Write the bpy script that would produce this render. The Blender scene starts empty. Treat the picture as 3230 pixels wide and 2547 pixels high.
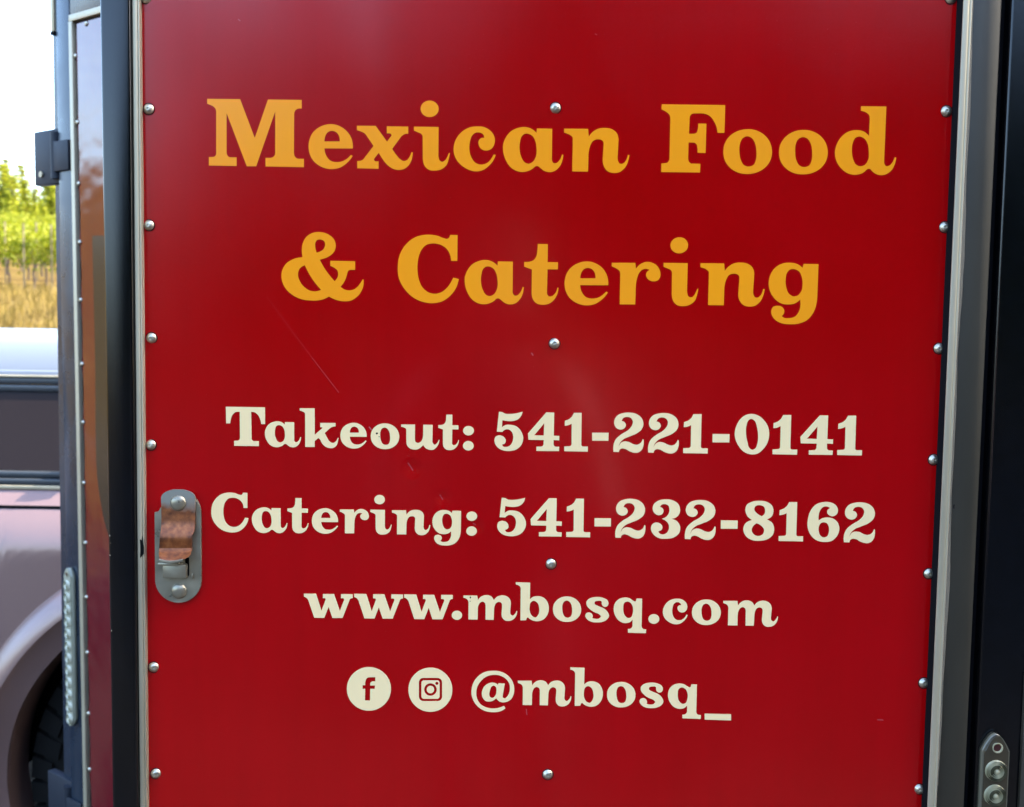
import bpy, bmesh, math, random
from mathutils import Vector, Matrix
random.seed(7)
R = math.radians
S = bpy.context.scene
COL = S.collection

# ------------------------------------------------------------------ camera
F = 3518.0                       # focal length in pixels of the 3230 x 2547 photograph
CAM = Vector((0.0, -1.055, 1.55))
PITCH, ROLL = R(4.28), 0.0155
fwd = Vector((0, math.cos(PITCH), -math.sin(PITCH)))
r0 = Vector((1, 0, 0)); u0 = Vector((0, math.sin(PITCH), math.cos(PITCH)))
rt = r0 * math.cos(ROLL) + u0 * math.sin(ROLL)
up = u0 * math.cos(ROLL) - r0 * math.sin(ROLL)
cd = bpy.data.cameras.new('camera'); cam = bpy.data.objects.new('camera', cd); COL.objects.link(cam)
m = Matrix((rt, up, -fwd)).transposed().to_4x4(); m.translation = CAM
cam.matrix_world = m
cd.sensor_width = 36; cd.lens = F / 3230 * 36; cd.clip_start = 0.02; cd.clip_end = 1500
cd.dof.use_dof = True; cd.dof.focus_distance = 1.06; cd.dof.aperture_fstop = 11
S.camera = cam

# ------------------------------------------------------------------ light
SUN_AZ, SUN_EL = 84, 42
w = bpy.data.worlds.new('World'); S.world = w; w.use_nodes = True
nt = w.node_tree; sk = nt.nodes.new('ShaderNodeTexSky'); sk.sky_type = 'NISHITA'; sk.sun_disc = False
sk.sun_elevation = R(SUN_EL); sk.sun_rotation = R(SUN_AZ); sk.air_density = 1.1; sk.dust_density = 3.0; sk.ozone_density = 3.2
nt.links.new(sk.outputs[0], nt.nodes['Background'].inputs[0]); nt.nodes['Background'].inputs[1].default_value = 0.14
sl = bpy.data.lights.new('sun', 'SUN'); sl.energy = 2.3; sl.angle = R(0.53); sl.color = (1, 0.93, 0.82)
sun = bpy.data.objects.new('sun', sl); COL.objects.link(sun)
sd = Vector((math.sin(R(SUN_AZ)) * math.cos(R(SUN_EL)), math.cos(R(SUN_AZ)) * math.cos(R(SUN_EL)), math.sin(R(SUN_EL))))
sun.rotation_euler = sd.to_track_quat('Z', 'Y').to_euler()
S.view_settings.view_transform = 'Standard'; S.view_settings.look = 'None'
S.view_settings.gamma = 1; S.view_settings.use_curve_mapping = False
S.view_settings.exposure = 3.34
S.render.engine = 'CYCLES'
S.cycles.max_bounces = 8
S.cycles.use_denoising = True

# ------------------------------------------------------------------ geometry helpers
def ray(px, py):
    return fwd + rt * ((px - 1615) / F) + up * ((1273.5 - py) / F)
def U(px, py, Y=0.0):            # photograph point -> (x, z) on the upright plane y = Y
    d = ray(px, py); t = (Y - CAM.y) / d.y
    p = CAM + d * t
    return p.x, p.z
P0 = Vector((-0.77, 1.045, 0)); WD = Vector((-0.788, 0.616, 0)).normalized()
WN = Vector((-WD.y, WD.x, 0)); WN = WN if WN.y < 0 else -WN          # outward normal of the angled wall
LEAN = 0.0103                    # the angled wall stands slightly out of plumb
def UW(px, py, n=0.0):           # photograph point -> (t, z) on the angled wall
    d = ray(px, py); q = P0 + WN * n
    k = (q - CAM).dot(WN) / d.dot(WN)
    p = CAM + d * k
    return (p - P0).dot(WD) - LEAN*(p.z - 1.25), p.z
def W(t, n, z):
    t += LEAN*(z - 1.25)
    p = P0 + WD * t + WN * n
    return Vector((p.x, p.y, z))

def link(name, me, mat=None, parent=None):
    o = bpy.data.objects.new(name, me); COL.objects.link(o)
    if mat is not None and len(me.materials) == 0: me.materials.append(mat)
    if parent is not None:
        o.parent = parent
        b = parent
        while b.parent: b = b.parent
        if parent.type == 'EMPTY' or b.type == 'EMPTY':
            o.matrix_parent_inverse = Matrix.Translation(b.location).inverted() if parent is b else Matrix()
    return o
def tag(o, label=None, cat=None, group=None, kind=None):
    if label: o['label'] = label
    if cat: o['category'] = cat
    if group: o['group'] = group
    if kind: o['kind'] = kind
    return o
def empty(name, loc):
    o = bpy.data.objects.new(name, None); COL.objects.link(o); o.location = loc; o.empty_display_size = 0.1
    return o
def done(bm, smooth=False, name='mesh'):
    bmesh.ops.recalc_face_normals(bm, faces=bm.faces)
    me = bpy.data.meshes.new(name); bm.to_mesh(me); bm.free()
    if smooth:
        for p in me.polygons: p.use_smooth = True
        me.set_sharp_from_angle(angle=R(35))
    return me
def hexa(bm, pts, bev=0, seg=2):                      # 8 points: bottom ring 4, top ring 4
    v = [bm.verts.new(p) for p in pts]
    fs = [bm.faces.new([v[i] for i in q]) for q in ((0,1,2,3),(4,5,6,7),(0,1,5,4),(1,2,6,5),(2,3,7,6),(3,0,4,7))]
    if bev:
        es = list({e for f in fs for e in f.edges})
        bmesh.ops.bevel(bm, geom=es, offset=bev, segments=seg, affect='EDGES', profile=0.5)
def box(bm, x0, x1, y0, y1, z0, z1, bev=0, seg=2):
    hexa(bm, [(x0,y0,z0),(x1,y0,z0),(x1,y1,z0),(x0,y1,z0),(x0,y0,z1),(x1,y0,z1),(x1,y1,z1),(x0,y1,z1)], bev, seg)
def wbox(bm, t0, t1, n0, n1, z0, z1, bev=0, seg=2):
    hexa(bm, [W(t0,n0,z0),W(t1,n0,z0),W(t1,n1,z0),W(t0,n1,z0),W(t0,n0,z1),W(t1,n0,z1),W(t1,n1,z1),W(t0,n1,z1)], bev, seg)
def bxm(*a, smooth=True, **k):
    bm = bmesh.new(); box(bm, *a, **k); return done(bm, smooth)
def wbm(*a, smooth=True, **k):
    bm = bmesh.new(); wbox(bm, *a, **k); return done(bm, smooth)
def lathe(bm, prof, seg, M):                          # prof: (radius, height); M maps local to place
    rings = []
    for r, h in prof:
        if r < 1e-7: rings.append([bm.verts.new(M @ Vector((0, 0, h)))])
        else: rings.append([bm.verts.new(M @ Vector((r*math.cos(2*math.pi*i/seg), r*math.sin(2*math.pi*i/seg), h))) for i in range(seg)])
    for a, b in zip(rings, rings[1:]):
        if len(a) == 1 and len(b) == 1: continue
        for i in range(seg):
            j = (i+1) % seg
            if len(a) == 1: bm.faces.new((a[0], b[i], b[j]))
            elif len(b) == 1: bm.faces.new((a[i], a[j], b[0]))
            else: bm.faces.new((a[i], a[j], b[j], b[i]))
def cyl(bm, a, b, ra, rb=None, seg=8):
    a = Vector(a); b = Vector(b); rb = ra if rb is None else rb
    M = Matrix.Translation(a) @ (b-a).to_track_quat('Z', 'Y').to_matrix().to_4x4()
    lathe(bm, [(0,0),(ra,0),(rb,(b-a).length),(0,(b-a).length)], seg, M)
def extrude_poly(contours, y_front, y_back, to3=None, smooth=True):
    """filled outline(s) with real thickness; contours in (x, z)"""
    cu = bpy.data.curves.new('c', 'CURVE'); cu.dimensions = '2D'; cu.fill_mode = 'BOTH'
    for c in contours:
        sp = cu.splines.new('POLY'); sp.points.add(len(c)-1)
        for i, (x, z) in enumerate(c): sp.points[i].co = (x, z, 0, 1)
        sp.use_cyclic_u = True
    h = abs(y_back - y_front) / 2
    cu.extrude = h
    o = bpy.data.objects.new('c', cu); COL.objects.link(o)
    me = bpy.data.meshes.new_from_object(o.evaluated_get(bpy.context.evaluated_depsgraph_get()))
    bpy.data.objects.remove(o); bpy.data.curves.remove(cu)
    mid = (y_front + y_back) / 2
    for v in me.vertices:
        x, z, e = v.co
        v.co = to3(x, z, mid - e) if to3 else (x, mid - e, z)
    bm = bmesh.new(); bm.from_mesh(me)
    bmesh.ops.remove_doubles(bm, verts=bm.verts, dist=1e-6)
    bmesh.ops.recalc_face_normals(bm, faces=bm.faces); bm.to_mesh(me); bm.free()
    me.materials.clear()
    return me

# ------------------------------------------------------------------ materials
def mat(name, col, rough=0.5, metal=0.0, coat=0.0, coat_r=0.05, spec=0.5):
    m = bpy.data.materials.new(name); m.use_nodes = True
    b = m.node_tree.nodes['Principled BSDF']
    b.inputs['Base Color'].default_value = (*col, 1); b.inputs['Roughness'].default_value = rough
    b.inputs['Metallic'].default_value = metal; b.inputs['Coat Weight'].default_value = coat
    b.inputs['Coat Roughness'].default_value = coat_r; b.inputs['Specular IOR Level'].default_value = spec
    return m
def N(m, t, **k):
    n = m.node_tree.nodes.new(t)
    for a, v in k.items():
        if a.startswith('i_'): n.inputs[a[2:].replace('_', ' ')].default_value = v
        else: setattr(n, a, v)
    return n
def L(m, a, b): m.node_tree.links.new(a, b)
def bsdf(m): return m.node_tree.nodes['Principled BSDF']
def ramp(m, fac, stops):
    r = N(m, 'ShaderNodeValToRGB')
    while len(r.color_ramp.elements) < len(stops): r.color_ramp.elements.new(0.5)
    for e, (p, c) in zip(r.color_ramp.elements, stops): e.position = p; e.color = (*c, 1) if len(c) == 3 else c
    L(m, fac, r.inputs[0]); return r
def vary(m, scale, c0, c1, lo=0.35, hi=0.65, detail=6, stretch=(1,1,1), bump=0.0, bdist=0.001, rough=None, coords='Object'):
    tc = N(m, 'ShaderNodeTexCoord'); mp = N(m, 'ShaderNodeMapping'); mp.inputs['Scale'].default_value = stretch
    L(m, tc.outputs[coords], mp.inputs[0])
    n = N(m, 'ShaderNodeTexNoise', i_Scale=scale, i_Detail=detail); L(m, mp.outputs[0], n.inputs['Vector'])
    r = ramp(m, n.outputs[0], [(lo, c0), (hi, c1)]); L(m, r.outputs[0], bsdf(m).inputs['Base Color'])
    if rough:
        rr = ramp(m, n.outputs[0], [(lo, (rough[0],)*3), (hi, (rough[1],)*3)]); L(m, rr.outputs[0], bsdf(m).inputs['Roughness'])
    if bump:
        b = N(m, 'ShaderNodeBump', i_Strength=bump, i_Distance=bdist); L(m, n.outputs[0], b.inputs['Height']); L(m, b.outputs[0], bsdf(m).inputs['Normal'])
    return n

def enamel(m, ior, rough, rnode=None, sharp=0):
    """smooth paint: coloured diffuse under a clear film with a short-tailed gloss"""
    b = bsdf(m); nt = m.node_tree
    di = N(m, 'ShaderNodeBsdfDiffuse'); gl = N(m, 'ShaderNodeBsdfAnisotropic', distribution='BECKMANN'); fr = N(m, 'ShaderNodeFresnel', i_IOR=ior); mx = N(m, 'ShaderNodeMixShader')
    gl.inputs['Color'].default_value = (1, 1, 1, 1); gl.inputs['Roughness'].default_value = rough
    di.inputs['Color'].default_value = b.inputs['Base Color'].default_value
    for l in list(nt.links):
        if l.to_node == b and l.to_socket.name == 'Base Color': L(m, l.from_socket, di.inputs['Color'])
        if l.to_node == b and l.to_socket.name == 'Normal':
            for q in (di, gl, fr): L(m, l.from_socket, q.inputs['Normal'])
        if l.to_node == b and l.to_socket.name == 'Roughness' and rnode: L(m, l.from_socket, gl.inputs['Roughness'])
    L(m, fr.outputs[0], mx.inputs[0]); L(m, di.outputs[0], mx.inputs[1]); L(m, gl.outputs[0], mx.inputs[2])
    if sharp:
        g2 = N(m, 'ShaderNodeBsdfAnisotropic', distribution='BECKMANN'); g2.inputs['Roughness'].default_value = 0.11; g2.inputs['Color'].default_value = (1, 1, 1, 1)
        for l in list(nt.links):
            if l.to_node == gl and l.to_socket.name == 'Normal': L(m, l.from_socket, g2.inputs['Normal'])
        gm_ = N(m, 'ShaderNodeMixShader'); gm_.inputs[0].default_value = sharp; L(m, gl.outputs[0], gm_.inputs[1]); L(m, g2.outputs[0], gm_.inputs[2]); L(m, gm_.outputs[0], mx.inputs[2])
    L(m, mx.outputs[0], nt.nodes['Material Output'].inputs[0]); nt.nodes.remove(b)
RED = (0.33, 0.0005, 0.003)
M = {}
M['yellow'] = mat('yellow_vinyl', (0.80, 0.37, 0.025), 0.35); 
M['cream'] = mat('cream_vinyl', (0.78, 0.68, 0.37), 0.35)
vary(M['yellow'], 9, (0.88, 0.285, 0.012), (0.92, 0.305, 0.008), 0.3, 0.7)
vary(M['cream'], 9, (0.87, 0.64, 0.32), (0.91, 0.67, 0.34), 0.3, 0.7)

enamel(M['yellow'], 1.42, 0.24); enamel(M['cream'], 1.35, 0.24)
def red_paint():
    m = mat('red_gloss_panel', RED, 0.17, spec=0.85)
    g = bsdf(m); tc = N(m, 'ShaderNodeTexCoord')
    n1 = N(m, 'ShaderNodeTexNoise', i_Scale=7.0, i_Detail=8.0, i_Roughness=0.65); L(m, tc.outputs['Object'], n1.inputs['Vector'])
    base = ramp(m, n1.outputs[0], [(0.3, (0.335, 0.0001, 0.001)), (0.7, (0.375, 0.0002, 0.002))])
    mps = N(m, 'ShaderNodeMapping'); mps.inputs['Scale'].default_value = (1, 1, .05); L(m, tc.outputs['Object'], mps.inputs[0])
    ns = N(m, 'ShaderNodeTexNoise', i_Scale=38.0, i_Detail=6.0, i_Roughness=0.7); L(m, mps.outputs[0], ns.inputs['Vector'])
    sr = ramp(m, ns.outputs[0], [(0.35, (0.955,)*3), (0.65, (1.02,)*3)])
    mm_ = N(m, 'ShaderNodeMix', data_type='RGBA', blend_type='MULTIPLY'); mm_.inputs['Factor'].default_value = 1; L(m, base.outputs[0], mm_.inputs['A']); L(m, sr.outputs[0], mm_.inputs['B'])
    # fine dust and wiped haze: rougher, slightly paler patches
    n2 = N(m, 'ShaderNodeTexNoise', i_Scale=4.0, i_Detail=5.0, i_Distortion=0.6); L(m, tc.outputs['Object'], n2.inputs['Vector'])
    rr = ramp(m, n2.outputs[0], [(0.35, (0.20,)*3), (0.7, (0.26,)*3)]); L(m, rr.outputs[0], g.inputs['Roughness'])
    n3 = N(m, 'ShaderNodeTexNoise', i_Scale=420.0, i_Detail=2.0); L(m, tc.outputs['Object'], n3.inputs['Vector'])
    sp = ramp(m, n3.outputs[0], [(0.70, (0,)*3), (0.76, (1,)*3)])
    sf = N(m, 'ShaderNodeMath', operation='MULTIPLY', use_clamp=True); sf.inputs[1].default_value = 0.10; L(m, sp.outputs[0], sf.inputs[0])
    mx = N(m, 'ShaderNodeMix', data_type='RGBA'); mx.inputs['B'].default_value = (0.5, 0.16, 0.15, 1)
    L(m, sf.outputs[0], mx.inputs['Factor']); L(m, mm_.outputs['Result'], mx.inputs['A'])
    last = mx.outputs['Result']
    # scratches: distance to a few line segments on the panel
    segs = [((842, 938), (925, 1050), .0004, .06), ((925, 1050), (985, 1130), .0004, .08), ((985, 1130), (1068, 1238), .0005, .18), ((1677, 1115), (1681, 1121), .0008, .7),
            ((1165, 1348), (1172, 1357), .0008, .6), ((1660, 2238), (1662, 2255), .0006, .3), ((2768, 2271), (2785, 2272), .0007, .35),
            ((1288, 1462), (1302, 1484), .0009, .25), ((1388, 1562), (1396, 1576), .0008, .22), ((1493, 1652), (1500, 1656), .0009, .2), ((752, 62), (757, 66), .0008, .3), ((1878, 108), (1882, 110), .0008, .3)]
    for a, b, wd, k in segs:
        A = Vector((U(*a)[0], 0, U(*a)[1])); B = Vector((U(*b)[0], 0, U(*b)[1])); AB = B - A
        ge = N(m, 'ShaderNodeVectorMath', operation='SUBTRACT'); L(m, tc.outputs['Object'], ge.inputs[0]); ge.inputs[1].default_value = A
        fl = N(m, 'ShaderNodeVectorMath', operation='MULTIPLY'); L(m, ge.outputs[0], fl.inputs[0]); fl.inputs[1].default_value = (1, 0, 1)
        dt = N(m, 'ShaderNodeVectorMath', operation='DOT_PRODUCT'); L(m, fl.outputs[0], dt.inputs[0]); dt.inputs[1].default_value = AB / AB.length_squared
        cl = N(m, 'ShaderNodeMath', operation='ADD', use_clamp=True); L(m, dt.outputs['Value'], cl.inputs[0]); cl.inputs[1].default_value = 0
        sc = N(m, 'ShaderNodeVectorMath', operation='SCALE'); sc.inputs[0].default_value = AB; L(m, cl.outputs[0], sc.inputs['Scale'])
        df = N(m, 'ShaderNodeVectorMath', operation='DISTANCE'); L(m, fl.outputs[0], df.inputs[0]); L(m, sc.outputs[0], df.inputs[1])
        mr = N(m, 'ShaderNodeMapRange'); mr.inputs[1].default_value = wd; mr.inputs[2].default_value = wd*0.3; mr.inputs[3].default_value = 0; mr.inputs[4].default_value = k
        L(m, df.outputs['Value'], mr.inputs[0])
        x = N(m, 'ShaderNodeMix', data_type='RGBA'); x.inputs['B'].default_value = (0.55, 0.16, 0.17, 1)
        L(m, mr.outputs[0], x.inputs['Factor']); L(m, last, x.inputs['A']); last = x.outputs['Result']
    L(m, last, g.inputs['Base Color'])
    # slightly wavy sheet with three small dents
    nb = N(m, 'ShaderNodeTexNoise', i_Scale=3.2, i_Detail=1.0); L(m, tc.outputs['Object'], nb.inputs['Vector'])
    b1 = N(m, 'ShaderNodeBump', i_Strength=0.6, i_Distance=0.006); L(m, nb.outputs[0], b1.inputs['Height'])
    prev = b1.outputs[0]
    for (px, py, rad, dp) in ((1300, 1478, .012, .0011), (1397, 1572, .010, .0010), (1502, 1660, .010, .0008)):
        A = Vector((U(px, py)[0], 0, U(px, py)[1]))
        fl = N(m, 'ShaderNodeVectorMath', operation='MULTIPLY'); L(m, tc.outputs['Object'], fl.inputs[0]); fl.inputs[1].default_value = (1, 0, 1)
        df = N(m, 'ShaderNodeVectorMath', operation='DISTANCE'); L(m, fl.outputs[0], df.inputs[0]); df.inputs[1].default_value = A
        mr = N(m, 'ShaderNodeMapRange', interpolation_type='SMOOTHSTEP'); mr.inputs[1].default_value = 0; mr.inputs[2].default_value = rad; L(m, df.outputs['Value'], mr.inputs[0])
        bb = N(m, 'ShaderNodeBump', i_Strength=1.0, i_Distance=dp); L(m, mr.outputs[0], bb.inputs['Height']); L(m, prev, bb.inputs['Normal']); prev = bb.outputs[0]
    L(m, prev, g.inputs['Normal'])
    return m
M['red'] = red_paint(); enamel(M['red'], 1.42, 0.2, True, sharp=0.25)
def red_side():
    m = mat('red_gloss_side', (0.12, 0.001, 0.006), 0.09, spec=0.8)
    tc = N(m, 'ShaderNodeTexCoord'); nb = N(m, 'ShaderNodeTexNoise', i_Scale=9.0, i_Detail=2.0); mp = N(m, 'ShaderNodeMapping'); mp.inputs['Scale'].default_value = (1, 1, 1.3)
    L(m, tc.outputs['Object'], mp.inputs[0]); L(m, mp.outputs[0], nb.inputs['Vector'])
    b1 = N(m, 'ShaderNodeBump', i_Strength=0.4, i_Distance=0.005); L(m, nb.outputs[0], b1.inputs['Height']); L(m, b1.outputs[0], bsdf(m).inputs['Normal'])
    return m
M['red_side'] = red_side(); enamel(M['red_side'], 1.75, 0.14)
M['maroon'] = mat('dark_red_backing', (0.012, 0.002, 0.006), 0.6, spec=.2)
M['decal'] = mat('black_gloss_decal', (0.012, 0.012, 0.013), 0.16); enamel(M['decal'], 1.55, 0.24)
M['black'] = mat('black_gloss_paint', (0.004, 0.006, 0.010), 0.2, spec=0.85)
vary(M['black'], 60, (0.0012, 0.0014, 0.002), (0.002, 0.0024, 0.0035), 0.3, 0.7, bump=0.05, bdist=0.0004); enamel(M['black'], 1.47, 0.24)
M['black_side'] = mat('black_worn_paint', (0.016, 0.018, 0.022), 0.35)
vary(M['black_side'], 14, (0.013, 0.021, 0.033), (0.022, 0.032, 0.046), 0.4, 0.75, detail=9, rough=(0.24, 0.38), bump=0.12, bdist=0.001)
M['grey'] = mat('grey_satin_post', (0.055, 0.055, 0.05), 0.42, metal=0.3)
vary(M['grey'], 30, (0.036, 0.031, 0.021), (0.048, 0.041, 0.028), 0.3, 0.7, stretch=(1, 1, .2), bump=0.1, bdist=0.0003)
M['hinge'] = mat('dull_black_iron', (0.010, 0.014, 0.022), 0.6, spec=.35)
M['alu'] = mat('brushed_aluminium', (0.60, 0.60, 0.55), 0.5, metal=0.45)
vary(M['alu'], 40, (0.40, 0.34, 0.225), (0.50, 0.42, 0.285), 0.3, 0.7, stretch=(1, 1, .12), bump=0.15, bdist=0.0003, rough=(0.42, 0.55))
M['steel'] = mat('worn_steel', (0.46, 0.47, 0.43), 0.35, metal=0.6)
vary(M['steel'], 45, (0.23, 0.205, 0.145), (0.34, 0.305, 0.22), 0.3, 0.7, detail=9, bump=0.25, bdist=0.0005, rough=(0.25, 0.45))
M['rivet'] = mat('rivet_aluminium', (0.62, 0.61, 0.58), 0.3, metal=0.9)
vary(M['rivet'], 300, (0.42, 0.38, 0.29), (0.62, 0.56, 0.44), 0.35, 0.65, bump=0.3, bdist=0.0006, rough=(0.3, 0.5))
M['rubber'] = mat('black_rubber', (0.004, 0.0037, 0.0033), 0.9, spec=.15)
M['void'] = mat('dark_gap', (0.004, 0.004, 0.005), 0.9, spec=0.1)

def rusty():
    m = mat('rusty_copper_steel', (0.4, 0.2, 0.1), 0.42, metal=0.35)
    tc = N(m, 'ShaderNodeTexCoord'); n = N(m, 'ShaderNodeTexNoise', i_Scale=150.0, i_Detail=4.0, i_Roughness=0.5); L(m, tc.outputs['Object'], n.inputs['Vector'])
    rust = ramp(m, n.outputs[0], [(0.30, (0.09, 0.026, 0.008)), (0.42, (0.17, 0.048, 0.014)), (0.60, (0.27, 0.082, 0.022)), (0.80, (0.40, 0.15, 0.05))])
    n2 = N(m, 'ShaderNodeTexNoise', i_Scale=45.0, i_Detail=6.0); L(m, tc.outputs['Object'], n2.inputs['Vector'])
    sx = N(m, 'ShaderNodeSeparateXYZ'); L(m, tc.outputs['Object'], sx.inputs[0])
    zt = U(560, 1560)[1]; zb = U(560, 1660)[1]
    mr = N(m, 'ShaderNodeMapRange'); mr.inputs[1].default_value = zt; mr.inputs[2].default_value = zb; L(m, sx.outputs['Z'], mr.inputs[0])
    ad = N(m, 'ShaderNodeMath', operation='ADD'); L(m, mr.outputs[0], ad.inputs[0]); L(m, n2.outputs[0], ad.inputs[1])
    k = ramp(m, ad.outputs[0], [(0.62, (0,)*3), (1.0, (1,)*3)])
    mx = N(m, 'ShaderNodeMix', data_type='RGBA'); mx.inputs['A'].default_value = (0.25, 0.235, 0.19, 1); L(m, rust.outputs[0], mx.inputs['B']); L(m, k.outputs[0], mx.inputs['Factor'])
    L(m, mx.outputs['Result'], bsdf(m).inputs['Base Color'])
    b = N(m, 'ShaderNodeBump', i_Strength=0.3, i_Distance=0.0006); L(m, n.outputs[0], b.inputs['Height']); L(m, b.outputs[0], bsdf(m).inputs['Normal'])
    return m
M['rust'] = rusty()

# ------------------------------------------------------------------ food trailer
T = empty('food_trailer', (0.2, 0.9, 0.0))
tag(T, 'dark food trailer whose red door carries yellow and cream lettering', 'food trailer')
ZB, ZT = 0.42, 2.45
ax = lambda a, b: sum(U(*q)[0] for q in (a, b)) / 2
X_post_l = sum(U(*q, -.012)[0] for q in ((313, 0), (352, 2500)))/2; X_alu_l = sum(U(*q, -.0075)[0] for q in ((414, 0), (443, 2547)))/2; X_pan_l = sum(U(*q, -.0075)[0] for q in ((437, 0), (462, 2547)))/2
DR = 0.015                       # how far the right-hand trim stands proud of the panel
def axy(a, b, Y): return (U(*a, Y)[0] + U(*b, Y)[0]) / 2
X_pan_r = ax((3017, 0), (2908, 2547))
X_tr0 = axy((3037.7, 0), (2929, 2547), -DR); X_alu_r = axy((3062, 0), (2955, 2547), -DR)
X_grey_r = axy((3157, 0), (3044, 2547), -.012); X_gap_r = ax((3178, 0), (3076, 2547))
ZD0, ZD1 = 0.62, 2.28
print('door x', X_post_l, X_alu_l, X_pan_l, X_pan_r, X_alu_r, X_grey_r, X_gap_r)

panel = link('door_panel', bxm(X_pan_l - 0.003, X_pan_r + 0.001, 0.0, 0.0195, ZD0, ZD1, smooth=False), M['red'], T)
tag(panel, 'red glossy door panel with lettering and rivets')

# --- rivets (blind rivets with a small sunk centre)
def rivet_mesh(R0):
    bm = bmesh.new()
    k = R0 / 0.0048
    lathe(bm, [(0, .0019*k), (.0008*k, .0019*k), (.0011*k, .0030*k), (.0016*k, .0031*k), (.0030*k, .0026*k), (.0041*k, .0015*k), (.0048*k, .0003*k), (.0057*k, .00025*k), (.0057*k, -.0006*k)], 20, Matrix.Rotation(R(90), 4, 'X'))
    me = done(bm, True); me.materials.append(M['rivet']); me.materials.append(M['rivet_shade'])
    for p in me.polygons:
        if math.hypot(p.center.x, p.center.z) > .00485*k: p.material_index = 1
    return me
M['rivet_shade'] = mat('rivet_shade_ring', (0.05, 0.004, 0.004), .8, spec=.1)  # shadow around each rivet, painted as a dark ring
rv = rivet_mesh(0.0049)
def put_rivet(me, loc, parent, rz=0.0, roll=0.0, name='rivet'):
    o = link(name, me, None, parent)
    o.matrix_parent_inverse = Matrix()
    o.location = Vector(loc) - (parent.matrix_parent_inverse.translation*0 if parent is not T else T.location)
    o.rotation_euler = (random.uniform(-.12, .12), roll, rz + random.uniform(-.12, .12))
    return o
DOOR_R = [(460,-6),(468,344),(469,711),(477,1067),(475,1404),(484,2106),(491,2442),(1752,341),(1749,1084),(1738,1780),(1728,2445),
          (3000,-5),(2986,351),(2981,717),(2963,1100),(2946,1451),(2931,1811),(2915,2156),(2901,2491)]
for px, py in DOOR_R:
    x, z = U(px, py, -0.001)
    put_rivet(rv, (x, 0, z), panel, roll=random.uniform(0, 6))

# --- lettering: outlines followed point by point, cut from thin vinyl
def spline(pts, closed=True, sub=5):
    """pts: list of (x, y, corner?)"""
    n = len(pts); out = []
    def P(i): return Vector(pts[i % n][:2])
    for i in range(n):
        p1, p2 = P(i), P(i+1); c1, c2 = pts[i][2], pts[(i+1) % n][2]
        out.append(tuple(p1))
        if c1 and c2: continue
        p0 = P(i-1) if not c1 else None; p3 = P(i+2) if not c2 else None
        d = (p2-p1).length
        if p0 is not None:
            d0 = max((p1-p0).length, 1e-6); t1 = ((p1-p0)/d0*d + (p2-p1)/d*d0) / (d0+d) * d
        if p3 is not None:
            d3 = max((p3-p2).length, 1e-6); t2 = ((p2-p1)/d*d3 + (p3-p2)/d3*d) / (d3+d) * d
        if p0 is None: t1 = (p2-p1)*1.5 - t2*0.5
        if p3 is None: t2 = (p2-p1)*1.5 - t1*0.5
        for s in range(1, sub):
            u = s/sub; h1 = 2*u**3-3*u*u+1; h2 = u**3-2*u*u+u; h3 = -2*u**3+3*u*u; h4 = u**3-u*u
            out.append(tuple(p1*h1 + t1*h2 + p2*h3 + t2*h4))
    return out
def parse(s):
    out = []
    for tok in s.split():
        c = tok.endswith('!'); x, y = tok.rstrip('!').split(',')
        out.append((float(x), float(y), c))
    return out
def ell(cx, cy, rx, ry, n=40): return [(cx + rx*math.cos(2*math.pi*i/n), cy + ry*math.sin(2*math.pi*i/n), True) for i in range(n)]
def rrect(x0, y0, x1, y1, r, n=6):
    o = []
    for cx, cy, a in ((x1-r, y0+r, -90), (x1-r, y1-r, 0), (x0+r, y1-r, 90), (x0+r, y0+r, 180)):
        for i in range(n+1):
            t = R(a + 90*i/n); o.append((cx + r*math.cos(t), cy + r*math.sin(t), True))
    return o
VA = (620,280,4.332); VB = (1080,280,4.332); VC = (1540,280,4.332); VD = (2060,280,5.415); VE = (2400,300,4.709)
VF = (870,700,3.61); VG = (1440,700,3.61); VH = (2040,700,3.61); VT = (690,1260,5.157); VU = (1090,1260,5.157)
V5 = (1540,1280,3.4935); V0 = (2140,1280,3.4935); V3 = (1550,1550,3.4935); V8 = (2160,1550,3.4935)
VW = (940,1810,4.165); VM = (1440,1810,4.011); VS = (1860,2080,4.5125); VQ = (1460,2080,5.157); VI = (1060,2080,3.7345)
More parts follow.
